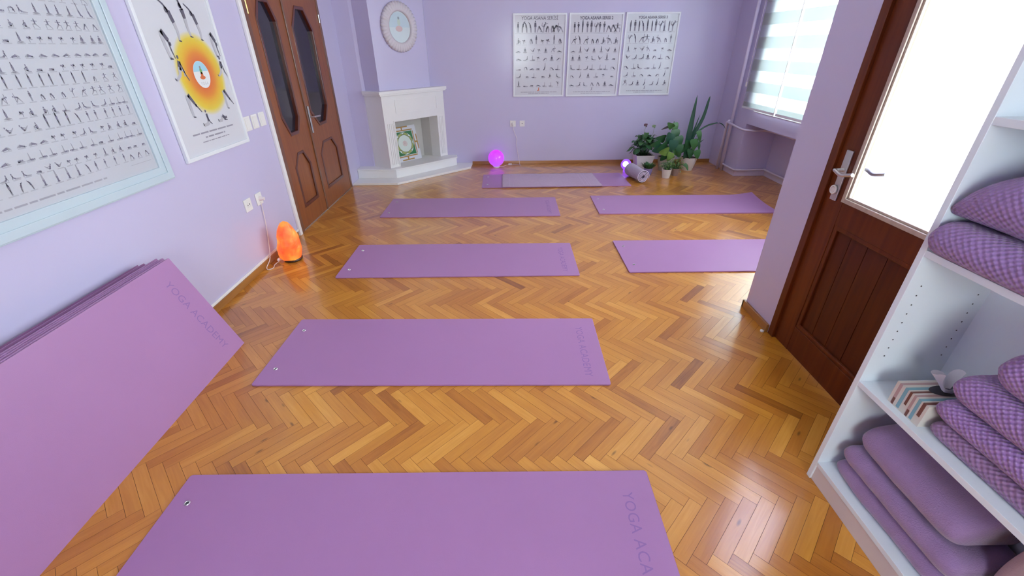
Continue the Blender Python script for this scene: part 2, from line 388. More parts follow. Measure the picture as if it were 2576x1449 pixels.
def spline(pts, n=8):                                      # Catmull-Rom through points
    P = [Vector(p) for p in pts]; out = []
    for i in range(len(P) - 1):
        p0 = P[max(i - 1, 0)]; p1 = P[i]; p2 = P[i + 1]; p3 = P[min(i + 2, len(P) - 1)]
        for k in range(n):
            t = k / n
            out.append(0.5 * ((2 * p1) + (p2 - p0) * t + (2 * p0 - 5 * p1 + 4 * p2 - p3) * t * t + (3 * p1 - p0 - 3 * p2 + p3) * t ** 3))
    out.append(P[-1]); return out
def text_geo(g, txt, size, fr, mi=0, align='CENTER', bold=0.0, space=1.0, sx=1.0, fit=None):
    cu = bpy.data.curves.new('t', 'FONT'); cu.body = txt; cu.size = size; cu.align_x = align; cu.resolution_u = 3
    cu.offset = bold; cu.space_character = space
    ob = bpy.data.objects.new('t', cu); COL.objects.link(ob)
    dg = bpy.context.evaluated_depsgraph_get(); me = bpy.data.meshes.new_from_object(ob.evaluated_get(dg))
    if fit: xs_ = [v.co.x for v in me.vertices]; sx = fit / (max(xs_) - min(xs_))
    g.add([fr(v.co.x * sx, v.co.y) for v in me.vertices], [tuple(p.vertices) for p in me.polygons], mi)
    bpy.data.objects.remove(ob); bpy.data.curves.remove(cu); bpy.data.meshes.remove(me)

# ------------------------------------------------------------------ room shell
XL, YB, H = -1.88, 6.25, 2.62
XR, XRO = 2.94, 3.40        # inner face of the window wall, outer face
XD = 1.525                  # wall with the glazed door
YC = 2.31                   # corner of that wall
YF = -1.6
struct('ceiling', G().box(-2.1, XRO, YF - 0.2, YB + 0.2, H, H + 0.1), m_ceil)
# left wall with the opening of the double door
D0, D1, DH = 3.70, 5.18, 2.15
struct('wall_left', G().box(XL - 0.18, XL, YF - 0.2, D0, 0, H).box(XL - 0.18, XL, D1, YB + 0.2, 0, H).box(XL - 0.18, XL, D0, D1, DH, H)
       .prism([(XL - 0.05, 5.61), (-1.702, 5.61), (-1.675, 5.645), (-1.60, YB), (XL - 0.05, YB)], 0.13, H), m_wall)
struct('wall_back', G().box(XL - 0.18, XRO, YB, YB + 0.2, 0, H), m_wall)
NY = 5.47
g = G().box(XR, XRO, NY, YB, 0, H).box(XR, XRO, 5.36, NY, 0.635, H).box(XR, XRO, YC, 5.36, 0.635, 0.80)
g.box(XR, XRO, YC, 5.36, 2.22, H).box(XR, XRO, 3.68, 3.94, 0.80, 2.22).box(XR, XRO, YC, 2.52, 0.80, 2.22).box(3.33, XRO, YC, NY, 0, 0.635)
struct('wall_right', g, m_wall)
DY0, DY1 = 1.16, 2.03
g = G().box(XD, XD + 0.16, DY1, YC, 0, H).box(XD, XD + 0.16, -0.85, DY0, 0, H).box(XD, XD + 0.16, YF - 0.2, -1.35, 0, H).box(XD, XD + 0.16, -1.35, -0.85, 0, 0.85).box(XD, XD + 0.16, -1.35, -0.85, 2.2, H).box(XD, XD + 0.16, DY0, DY1, 2.12, H)
g.box(XD + 0.16, XRO, YC - 0.16, YC, 0, H)
struct('wall_partition', g, m_wall)
g = G().box(XL - 0.18, -0.2, YF - 0.16, YF, 0, H).box(0.8, XD + 0.16, YF - 0.16, YF, 0, H).box(-0.2, 0.8, YF - 0.16, YF, 0, 0.85).box(-0.2, 0.8, YF - 0.16, YF, 2.1, H)
struct('wall_front', g, m_wall)

# floor: herringbone strips, 47.8 mm wide and 287 mm long
def floor():
    W = 0.0478; LN = 6 * W; s2 = math.sqrt(0.5)
    e1 = Vector((s2, -s2, 0)); e2 = Vector((s2, s2, 0)); O = Vector((-0.988, 1.567, 0))
    g = G(); tones = []; gap = 0.00055
    rnd = random.Random(3)
    for b in range(-16, 16):
        for a in range(-90, 90):
            base = O + (a * W) * (e1 + e2) + (b * LN) * (e1 - e2)
            for kind in (0, 1):
                if kind == 0: u0, u1, v0, v1 = 0, LN, 0, W; eu, ev = e1, e2; p0 = base
                else: eu, ev = e2, e1; p0 = base + e1 * LN + e2 * (W - LN); u0, u1, v0, v1 = 0, LN, 0, W
                c = p0 + eu * LN / 2 + ev * W / 2
                if not (XL - 0.10 < c.x < 3.42 and YF - 0.1 < c.y < YB + 0.08): continue
                if c.x > XD + 0.12 and c.y < YC - 0.05: continue
                tilt = rnd.uniform(-0.00016, 0.00016); tilt2 = rnd.uniform(-0.00012, 0.00012)
                P = [p0 + eu * (u0 + gap) + ev * (v0 + gap), p0 + eu * (u1 - gap) + ev * (v0 + gap), p0 + eu * (u1 - gap) + ev * (v1 - gap), p0 + eu * (u0 + gap) + ev * (v1 - gap)]
                zz = [-tilt - tilt2, -tilt + tilt2, tilt + tilt2, tilt - tilt2]
                P = [(p.x, p.y, -0.0002 + z) for p, z in zip(P, zz)]
                fc = (0, 1, 2, 3) if kind == 0 else (0, 3, 2, 1)
                g.add(P, [fc], 0, [(0, 0), (LN, 0), (LN, W), (0, W)])
                t = min(1.0, max(0.0, rnd.gauss(0.52, 0.115)))
                if rnd.random() < 0.035: t *= 0.5
                tones.append((t, rnd.random(), rnd.random(), 1))
    n = len(g.f)
    g.box(XL - 0.15, 3.42, YC - 0.1, YB + 0.15, -0.05, -0.0015, 1)
    g.box(XL - 0.15, XD + 0.10, YF - 0.1, YC - 0.1, -0.05, -0.0015, 1)
    o = struct('floor', g, [m_parquet, m_gap])
    me = o.data; ca = me.color_attributes.new('tone', 'FLOAT_COLOR', 'CORNER')
    for i, p in enumerate(me.polygons):
        c = tones[i] if i < n else (0.5, 0.5, 0.5, 1)
        for li in p.loop_indices: ca.data[li].color = c
floor()

# baseboards
struct('baseboard_back', G().box(-0.478, XR, YB - 0.016, YB, 0, 0.045), m_base, bevel=0.003)
o = struct('baseboard_left', G().box(XL, XL + 0.016, YF, 3.60, 0, 0.048, 0).box(XL, XL + 0.010, YF, 3.63, 0.048, 0.066, 1), [m_base_y, m_white], bevel=0.002)
struct('baseboard_partition', G().box(XD - 0.016, XD, DY1 + 0.005, YC + 0.016, 0, 0.05).box(XD - 0.016, 1.9, YC, YC + 0.016, 0, 0.05).box(XD - 0.016, XD, YF, DY0 - 0.02, 0, 0.05), m_base_y, bevel=0.003)
g = G().box(XR - 0.014, XR, NY - 0.001, 5.78, 0, 0.075).box(XR - 0.014, 3.33, NY - 0.014, NY, 0, 0.075).box(3.316, 3.33, YC, NY - 0.014, 0, 0.075)
struct('baseboard_right', g, m_lilac_trim, bevel=0.003)
# white casing strip beside the double door
struct('trim_1', G().box(XL, XL + 0.022, 3.625, 3.665, 0, DH + 0.06).box(XL, XL + 0.022, 3.625, D1 + 0.0, DH + 0.02, DH + 0.06), m_white, bevel=0.004)
struct('trim_2', G().box(XL - 0.01, XL + 0.006, D0, D1, 0, 0.006), m_metal)

# ------------------------------------------------------------------ double door (left)
def door_left():
    d = thing('door_1', None, None, (XL, 3.67, 0), kind='structure')
    fr = lambda a, b, dd: (XL + dd, a, b)
    mk('door_casing', G().box(XL - 0.1, XL + 0.012, 3.666, 3.735, 0, DH + 0.02).box(XL - 0.1, XL + 0.006, 5.135, 5.18, 0, DH + 0.02).box(XL - 0.1, XL + 0.012, 3.735, 5.135, DH - 0.04, DH + 0.02), m_door_casing, d, bevel=0.004)
    def cut_leaf(name, y0, y1, gl, pn):
        # leaf outline with two shaped openings: built as bands round each opening
        z0, z1 = 0.008, DH - 0.045; zm = 0.735
        def band(g, poly, ya, yb, za, zb, d0, d1):
            # outer outline points matched to polygon by direction
            cy = sum(p[0] for p in poly) / len(poly); cz = sum(p[1] for p in poly) / len(poly)
            # subdivide rectangle + polygon by angle
            def rect_pt(an):
                c, s = math.cos(an), math.sin(an)
                t = 1e9
                if c > 1e-9: t = min(t, (yb - cy) / c)
                if c < -1e-9: t = min(t, (ya - cy) / c)
                if s > 1e-9: t = min(t, (zb - cz) / s)
                if s < -1e-9: t = min(t, (za - cz) / s)
                return (cy + c * t, cz + s * t)
            def poly_pt(an):
                c, s = math.cos(an), math.sin(an); best = None
                for i in range(len(poly)):
                    a, b = poly[i], poly[(i + 1) % len(poly)]
                    ex, ez = b[0] - a[0], b[1] - a[1]; den = c * ez - s * ex
                    if abs(den) < 1e-12: continue
                    t = ((a[0] - cy) * ez - (a[1] - cz) * ex) / den
                    u = ((a[0] - cy) * s - (a[1] - cz) * c) / den
                    if t > 0 and -1e-6 <= u <= 1 + 1e-6: best = t if best is None else max(best, t)
                return (cy + c * best, cz + s * best)
            ans = [math.atan2(p[1] - cz, p[0] - cy) for p in poly] + [math.atan2(q[1] - cz, q[0] - cy) for q in ((ya, za), (ya, zb), (yb, za), (yb, zb))]
            ans = sorted(set(round(a, 6) for a in ans))
            g.ring([rect_pt(a) for a in ans], [poly_pt(a) for a in ans], fr, d0, d1)
        def shrink(poly, k, kz=None):
            cy = sum(p[0] for p in poly) / len(poly); cz = sum(p[1] for p in poly) / len(poly)
            hy = max(abs(p[0] - cy) for p in poly); hz = max(abs(p[1] - cz) for p in poly)
            return [(cy + (p[0] - cy) * (1 - k / hy), cz + (p[1] - cz) * (1 - k / hz)) for p in poly]
        g = G(); band(g, gl, y0, y1, zm, z1, -0.04, 0.0); band(g, pn, y0, y1, z0, zm, -0.04, 0.0)
        leaf = mk(name, g, m_door, d)
        g = G(); g.ring(shrink(gl, -0.012), shrink(gl, 0.016), fr, -0.045, 0.005)
        mk('glazing_bead', g, m_door_groove, leaf, bevel=0.003)
        g = G(); g.ring(shrink(pn, -0.010), shrink(pn, 0.022), fr, -0.03, 0.004)
        mk('panel_moulding', g, m_door_groove, leaf, bevel=0.003)
        g = G(); g.ext(shrink(pn, 0.02), fr, -0.012)
        for i in range(len(g.v)): g.v[i] = (g.v[i][0] - 0.008, g.v[i][1], g.v[i][2])
        mk('raised_panel', g, m_door, leaf, bevel=0.004)
        g = G(); g.ext(shrink(gl, 0.01), fr, -0.006)
        for i in range(len(g.v)): g.v[i] = (g.v[i][0] - 0.022, g.v[i][1], g.v[i][2])
        tag(mk('glass_pane', g, m_black_glass, leaf), 'dark glass pane')
        return leaf
    l1 = cut_leaf('door_leaf', 3.738, 4.345, [(3.95, 0.815), (4.10, 0.815), (4.18, 0.93), (4.18, 1.68), (4.09, 1.81), (3.94, 1.81), (3.86, 1.68), (3.86, 0.97)],
                  [(3.885, 0.185), (4.205, 0.185), (4.205, 0.52), (4.10, 0.65), (3.985, 0.65), (3.885, 0.54)])
    l2 = cut_leaf('door_leaf', 4.350, 5.132, [(4.61, 0.805), (4.78, 0.805), (4.91, 0.95), (4.92, 1.63), (4.78, 1.80), (4.60, 1.80), (4.465, 1.64), (4.465, 0.94)],
                  [(4.49, 0.19), (4.955, 0.19), (4.955, 0.525), (4.84, 0.64), (4.60, 0.64), (4.49, 0.54)])
    mk('meeting_strip', G().box(XL - 0.01, XL + 0.012, 4.335, 4.362, 0.008, DH - 0.045), m_door_casing, l2, bevel=0.004)
    h = mk('handle', G().box(XL + 0.0, XL + 0.016, 4.372, 4.402, 0.76, 1.00).tube([(XL + 0.01, 4.387, 0.905), (XL + 0.06, 4.387, 0.905), (XL + 0.068, 4.42, 0.906), (XL + 0.064, 4.51, 0.90)], 0.008), m_metal, l2, bevel=0.002)
    tag(h, 'steel lever handle on a long backplate')
    mk('hinge', G().tube([(XL + 0.008, 3.737, 1.70), (XL + 0.008, 3.737, 1.80)], 0.008), m_brass, l1)
    mk('hinge', G().tube([(XL + 0.008, 5.134, 1.70), (XL + 0.008, 5.134, 1.77)], 0.007), m_metal, l2)
door_left()

# ------------------------------------------------------------------ glazed door (right)
def door_right():
    d = thing('door_2', None, None, (XD, DY1, 0), kind='structure')
    fr = lambda a, b, dd: (XD + 0.015 + dd, a, b)
    mk('door_casing', G().box(XD - 0.004, XD + 0.10, 1.985, DY1, 0, 2.12).box(XD - 0.004, XD + 0.10, DY0, 1.20, 0, 2.12).box(XD - 0.004, XD + 0.10, 1.20, 1.985, 2.07, 2.12), m_door2, d, bevel=0.003)
    x0, x1 = XD + 0.012, XD + 0.052
    g = G().box(x0, x1, 1.865, 1.985, 0.004, 2.07).box(x0, x1, 1.20, 1.30, 0.004, 2.07)
    g.box(x0, x1, 1.30, 1.865, 0.735, 0.852).box(x0, x1, 1.30, 1.865, 0.006, 0.155).box(x0, x1, 1.30, 1.865, 1.97, 2.07)
    leaf = mk('door_leaf', g, m_door2, d, bevel=0.003)
    r = lambda k: [(1.30 + k, 0.155 + k), (1.865 - k, 0.155 + k), (1.865 - k, 0.735 - k), (1.30 + k, 0.735 - k)]
    mk('panel_moulding', G().ring(r(-0.002), r(0.022), fr, 0.0, 0.02), m_door2, leaf, bevel=0.005)
    g = G()
    ys = [1.315, 1.43, 1.55, 1.66, 1.76, 1.85]
    for a, b in zip(ys[:-1], ys[1:]): g.box(x0 + 0.016, x1 - 0.01, a + 0.0012, b - 0.0012, 0.165, 0.725)
    g.box(x1 - 0.010, x1 - 0.006, 1.30, 1.865, 0.155, 0.735)
    mk('plank_panel', g, m_door2_panel, leaf, bevel=0.001)
    r = lambda k: [(1.30 + k, 0.852 + k), (1.865 - k, 0.852 + k), (1.865 - k, 1.97 - k), (1.30 + k, 1.97 - k)]
    tag(mk('glazing_bead', G().ring(r(-0.010), r(0.010), fr, -0.008, 0.012).ring(r(0.010), r(0.020), fr, 0.0, 0.012), m_beading, leaf, bevel=0.002), 'glazing bead coloured pale as if in glare')
    mk('glass_pane', G().box(XD + 0.030, XD + 0.034, 1.30, 1.865, 0.852, 1.97), m_glass, leaf)
    yk = 1.925
    backlit_steel = plain('silhouette_steel', (0.16, 0.17, 0.20), rough=0.4, metal=1.0)  # steel darkened so the far lever reads as a silhouette against the daylight
    def lever(name, xs, sgn, lab):
        g = G().box(min(xs, xs + sgn * 0.008), max(xs, xs + sgn * 0.008), yk - 0.02, yk + 0.02, 0.835, 1.06)
        P = [(xs, yk, 0.975), (xs + sgn * 0.04, yk, 0.975), (xs + sgn * 0.052, yk - 0.012, 0.976), (xs + sgn * 0.052, yk - 0.05, 0.966), (xs + sgn * 0.052, yk - 0.09, 0.974), (xs + sgn * 0.052, yk - 0.118, 0.982)]
        g.tube(spline(P, 4), 0.0085)
        tag(mk(name, g, m_metal if sgn < 0 else backlit_steel, leaf, bevel=0.002, smooth=False), lab)
    lever('handle', x0, -1, 'steel lever handle facing the room')
    lever('handle', x1, 1, 'lever handle of the far side, seen through the glass')
    g = G(); P = [(x0 - 0.008 - 0.004, 1.935 + 0.017 * math.cos(a), 0.882 + 0.017 * math.sin(a)) for a in [2 * PI * k / 20 for k in range(20)]]
    g.tube(P, 0.0045, closed=True); g.tube([(x0, 1.935, 0.882), (x0 - 0.014, 1.935, 0.882)], 0.012, 12)
    tag(mk('key', g, m_plastic, leaf), 'pale ring-shaped key in the lock')
    struct('door_stop', G().lathe([(0.010, 0), (0.011, 0.008), (0.004, 0.012)], (XD - 0.03, DY1 + 0.012, 0), 12), m_white)
door_right()

# ------------------------------------------------------------------ windows
def window(n, y0, y1):
    d = thing('window_%d' % n, None, None, (3.2, (y0 + y1) / 2, 0.8), kind='structure')
    ym = (y0 + y1) / 2; z0, z1 = 0.80, 2.22; t = 0.05
    g = G().box(3.19, 3.25, y0, y0 + t, z0, z1).box(3.19, 3.25, y1 - t, y1, z0, z1).box(3.19, 3.25, y0 + t, y1 - t, z0, z0 + t).box(3.19, 3.25, y0 + t, y1 - t, z1 - t, z1).box(3.19, 3.25, ym - 0.045, ym + 0.045, z0 + t, z1 - t)
    mk('window_frame', g, m_white, d, bevel=0.004)
    mk('glass_pane', G().box(3.218, 3.222, y0 + t, ym - 0.045, z0 + t, z1 - t), m_glass, d)
    mk('glass_pane', G().box(3.218, 3.222, ym + 0.045, y1 - t, z0 + t, z1 - t), m_glass, d)
    mk('window_sill', G().box(XR - 0.012, 3.19, y0 + 0.0, y1, 0.785, 0.803), m_white, d, bevel=0.004)
window(1, 3.94, 5.36); window(2, 2.52, 3.68)
d = thing('window_3', None, None, (XD + 0.09, -0.75, 0.85), kind='structure')  # added out of view to brighten the left wall and near mats
mk('window_frame', G().box(XD + 0.06, XD + 0.12, -1.35, -1.29, 0.85, 2.2).box(XD + 0.06, XD + 0.12, -0.91, -0.85, 0.85, 2.2).box(XD + 0.06, XD + 0.12, -1.29, -0.91, 0.85, 0.91).box(XD + 0.06, XD + 0.12, -1.29, -0.91, 2.14, 2.2), m_white, d)
mk('glass_pane', G().box(XD + 0.088, XD + 0.092, -1.29, -0.91, 0.91, 2.14), m_glass, d)

d = thing('window_4', None, None, (0.3, YF - 0.08, 0.85), kind='structure')  # added behind the camera to light the near side and bookcase
mk('window_frame', G().box(-0.2, -0.15, YF - 0.12, YF - 0.06, 0.85, 2.1).box(0.75, 0.80, YF - 0.12, YF - 0.06, 0.85, 2.1).box(-0.15, 0.75, YF - 0.12, YF - 0.06, 0.85, 0.90).box(-0.15, 0.75, YF - 0.12, YF - 0.06, 2.05, 2.1), m_white, d)
mk('glass_pane', G().box(-0.15, 0.75, YF - 0.092, YF - 0.088, 0.90, 2.05), m_glass, d)

def blind(y0, y1, label):
    b = thing('zebra_blind', label, 'blind', (2.885, (y0 + y1) / 2, 0.80), 'zebra blinds on the window wall')
    g = G().box(2.8845, 2.8855, y0 + 0.004, y1 - 0.004, 0.83, 2.30)
    mk('fabric', g, m_blind, b)
    mk('bottom_rail', G().box(2.877, 2.893, y0, y1, 0.808, 0.832), m_frame, b, bevel=0.003)
    mk('cassette', G().box(2.85, 2.938, y0 - 0.01, y1 + 0.01, 2.29, 2.38), m_frame, b, bevel=0.01)
    return b
b1 = blind(4.845, 5.56, 'zebra blind at the far end of the window, beside the heating pipes')
ch = mk('pull_chain', G().tube([(2.872, 4.842, 2.32), (2.872, 4.842, 0.80)], 0.0045, 6).tube([(2.872, 5.568, 2.30), (2.872, 5.568, 1.08)], 0.002, 5).box(2.866, 2.878, 5.56, 5.576, 1.04, 1.09), m_plastic, b1)
blind(4.10, 4.825, 'zebra blind cut off by the partition wall edge')

# heating pipes
hp = thing('heating_pipe', 'lilac painted heating pipes in the far right corner', 'pipe', (2.90, 5.80, 0))
mk('riser', G().tube([(2.900, 5.762, 0), (2.900, 5.762, H)], 0.019, 14), m_lilac_trim, hp, smooth=True)
mk('riser', G().tube([(2.885, 5.842, 0), (2.885, 5.842, 0.60), (2.885, 5.80, 0.622), (2.90, 5.775, 0.625)], 0.019, 14), m_lilac_trim, hp, smooth=True)
mk('branch_pipe', G().tube(spline([(2.885, 5.845, 0.60), (2.868, 5.70, 0.600), (2.872, 5.50, 0.585), (2.90, 5.40, 0.575), (3.00, 5.36, 0.57), (3.16, 5.30, 0.57), (3.16, 4.42, 0.57)], 6), 0.0125, 10), m_lilac_trim, hp, smooth=True)
mk('branch_pipe', G().tube(spline([(2.905, 5.762, 0.085), (2.905, 5.52, 0.085), (2.925, 5.43, 0.085), (3.05, 5.42, 0.085), (3.28, 5.42, 0.085), (3.29, 5.36, 0.085), (3.29, 4.42, 0.085)], 6), 0.0115, 10), m_lilac_trim, hp, smooth=True)
tag(mk('thermostat_knob', G().tube([(3.05, 4.43, 0.612), (2.945, 4.445, 0.612)], [0.021, 0.023], 16).tube([(3.05, 4.43, 0.612), (3.16, 4.43, 0.575)], 0.01, 8), m_dark, hp), 'black thermostat knob')

# ------------------------------------------------------------------ corner fireplace
def fireplace():
    f = thing('fireplace', 'white painted corner fireplace with a stepped hearth', 'fireplace', (-1.4, 5.7, 0))
    B = Vector((-1.457, 5.486)); E = Vector((-0.800, 6.280)); dr = (E - B).normalized(); nn = Vector((-dr.y, dr.x))
    LN = 0.982
    P = lambda s, dpt: tuple(B + dr * s + nn * dpt)
    CL = lambda q: (max(q[0], XL + 0.001), min(q[1], YB - 0.001))
    mk('hearth_slab', G().prism([(-1.879, 5.222), (-1.335, 5.222), (-0.488, 5.995), (-0.480, 6.249), (-1.879, 6.249)], 0, 0.028), m_white, f, bevel=0.004)
    mk('hearth_step', G().prism([(-1.879, 5.462), (-1.385, 5.435), (-0.690, 6.105), (-0.705, 6.249), (-1.879, 6.249)], 0.028, 0.125), m_white, f, bevel=0.004)
    mk('hearth_ledge', G().prism([(-1.879, 5.450), (-1.383, 5.424), (-0.676, 6.098), (-0.695, 6.249), (-1.879, 6.249)], 0.125, 0.142), m_white, f, bevel=0.004)
    a, b = 0.148, 0.846; zo = 0.680; zt = 0.975; D = 0.24
    BL = (-1.704, 5.63)
    def fr(s, z, dd): q = B + dr * s + nn * dd; return (q.x, q.y, z)
    def HIT(dd): return P((6.249 - B.y - nn.y * dd) / dr.y, dd)
    # body: jambs, lintel (front face ring), side walls
    g = G()
    g.prism([P(0, 0), P(a, 0), P(a, D), (-1.60, 6.00), (-1.704, 5.98), BL], 0.142, zt)
    g.prism([P(b, 0), HIT(0.0), CL(P(b - 0.02, 0.14))], 0.142, zt)
    g.prism([P(a, 0), P(b, 0), P(b, 0.05), P(a, 0.05)], zo, zt)
    g.prism([P(a, 0.05), P(b, 0.05), CL(P(b - .07, 0.23)), P(a, 0.28)], zo + 0.1, zt)
    body = mk('surround', g, m_white, f)
    g = G()
    g.prism([P(a, 0.262), CL(P(0.775, 0.255)), CL(P(0.775, 0.268)), P(a, 0.28)], 0.142, zo + 0.11)
    g.prism([P(0.775, 0.258), P(b - 0.002, 0.10), P(b + 0.01, 0.11), CL(P(0.79, 0.262))], 0.142, zo + 0.11)
    tag(mk('firebox_lining', g, plain('grey_firebox_paint', (0.50, 0.49, 0.46), rough=0.6), f), 'grey painted inside of the firebox')
    # fluted pilasters and lintel bead
    g = G()
    for s0 in (0.035, 0.062, 0.089, 0.116): g.prism([P(s0, -0.006), P(s0 + 0.015, -0.006), P(s0 + 0.015, 0), P(s0, 0)], 0.175, 0.665)
    mk('pilaster_fluting', g, m_white, f, bevel=0.002); g = G()
    for s0 in (0.862, 0.888, 0.914, 0.940): g.prism([P(s0, -0.006), P(s0 + 0.015, -0.006), P(s0 + 0.015, 0), P(s0, 0)], 0.175, 0.665)

    mk('pilaster_fluting', g, m_white, f, bevel=0.002)
    rr = lambda s0, s1, z0, z1: [(s0, z0), (s1, z0), (s1, z1), (s0, z1)]
    g = G().ring(rr(0.185, 0.86, 0.765, 0.925), rr(0.193, 0.852, 0.773, 0.917), fr, 0.0, -0.004)
    g.ring(rr(a - 0.014, b + 0.014, 0.142, zo + 0.014), rr(a, b, 0.130, zo), fr, 0.0, -0.007)
    mk('moulding', g, m_white, f)
    g = G().prism([P(-0.03, -0.03), HIT(-0.03), (-1.62, 6.249), (-1.704, 6.1), (-1.704, 5.60)], 0.977, 0.995)
    g.prism([P(-0.045, -0.04), HIT(-0.04), (-1.62, 6.249), (-1.704, 6.1), (-1.704, 5.585)], 0.995, 1.028)
    mk('mantel_shelf', g, m_white, f, bevel=0.003)
    # chimney breast, painted like the walls
    p0 = P(0.045, 0.07); p1 = P(0.835, 0.07)
    g = G().prism([p0, p1, (p1[0] - 0.004, 6.249), (-1.62, 6.249), (-1.674, 5.650)], 1.028, H)
    struct('wall_chimney', g, m_wall)
    return P, fr
FP, FPfr = fireplace()

# yantra print standing in the firebox
def yantra():
    dr = Vector((0.637, 0.771, 0)); nn = Vector((-0.771, 0.637, 0))
    base = Vector((*FP(0.405, 0.14), 0.1435))
    t = thing('yantra_print', 'square green and gold geometric print leaning inside the fireplace', 'picture', tuple(base))
    tilt = math.radians(12); up = nn * math.sin(tilt) + Vector((0, 0, math.cos(tilt)))
    nrm = -nn * math.cos(tilt) + Vector((0, 0, math.sin(tilt)))
    W, Hh = 0.50, 0.50
    def fr(a, b, d=0.0): q = base + dr * a * 0.9 + up * b * 0.88 + nrm * d; return (q.x, q.y, q.z)
    def rect(g, a0, a1, b0, b1, d, mi): g.add([fr(a0, b0, d), fr(a1, b0, d), fr(a1, b1, d), fr(a0, b1, d)], [(0, 1, 2, 3)], mi)
    def disc(g, ca, cb, r, d, mi, n=40): g.add([fr(ca + r * math.cos(2 * PI * k / n), cb + r * math.sin(2 * PI * k / n), d) for k in range(n)], [tuple(range(n))], mi)
    g = G(); g.ext([(-W / 2, 0), (W / 2, 0), (W / 2, Hh), (-W / 2, Hh)], lambda a, b, d: fr(a, b, d), 0.004, 0)
    sheet = 0.0045; c = 0.255
    gold, green, pale = 1, 2, 3
    for s in (-1, 1):
        rect(g, s * 0.185 - 0.008, s * 0.185 + 0.008, c - 0.165, c + 0.165, sheet, gold) if s > 0 else rect(g, -0.185 - 0.008, -0.185 + 0.008, c - 0.165, c + 0.165, sheet, gold)
        rect(g, -0.185, 0.185, c + s * 0.185 - 0.008, c + s * 0.185 + 0.008, sheet, gold)
        # T gates
        a = s * 0.212; rect(g, min(s * 0.19, s * 0.225), max(s * 0.19, s * 0.225), c - 0.012, c + 0.012, sheet, gold)
        rect(g, min(s * 0.225, s * 0.243), max(s * 0.225, s * 0.243), c - 0.11, c + 0.11, sheet, gold)
        rect(g, -0.012, 0.012, c + min(s * 0.19, s * 0.225), c + max(s * 0.19, s * 0.225), sheet, gold)
        rect(g, -0.11, 0.11, c + min(s * 0.225, s * 0.243), c + max(s * 0.225, s * 0.243), sheet, gold)
    rect(g, -0.168, 0.168, c - 0.168, c + 0.168, sheet, green)
    disc(g, 0, c, 0.160, sheet + 0.0002, 4)
    for k in range(8):
        an = 2 * PI * (k + 0.5) / 8; disc(g, 0.108 * math.cos(an), c + 0.108 * math.sin(an), 0.052, sheet + 0.0004, 5, 20); disc(g, 0.108 * math.cos(an), c + 0.108 * math.sin(an), 0.047, sheet + 0.0006, 6, 20)
    disc(g, 0, c, 0.125, sheet + 0.0008, 5); disc(g, 0, c, 0.120, sheet + 0.001, 4)
    for k in range(12):
        an = 2 * PI * k / 12; disc(g, 0.034 * math.cos(an), c + 0.034 * math.sin(an), 0.007, sheet + 0.0012, 7, 10)
    for s in (1, -1):
        for rr_ in (0.024, 0.03):
            g.add([fr(rr_ * math.cos(PI / 2 * s + 2 * PI * k / 3), c + rr_ * math.sin(PI / 2 * s + 2 * PI * k / 3), sheet + 0.0013 + 0.0001 * s) for k in range(3)], [(0, 1, 2)], 7 if rr_ > 0.025 else 4)
    mats = [m_paper, plain('print_gold', (0.36, 0.20, 0.035), rough=0.3, coat=0.5), plain('print_emerald', (0.02, 0.17, 0.05), rough=0.3, coat=0.5), m_ink_w,
            plain('print_pale_mint', (0.62, 0.70, 0.64), rough=0.3, coat=0.5), plain('print_dark_olive', (0.035, 0.05, 0.015), rough=0.4), plain('print_olive', (0.32, 0.38, 0.11), rough=0.35, coat=0.4), plain('print_rose', (0.62, 0.36, 0.36), rough=0.4)]
    for i in range(len(g.m)):
        if g.m[i] == 4: g.m[i] = 4
    mk('print_sheet', g, mats, t)
yantra()

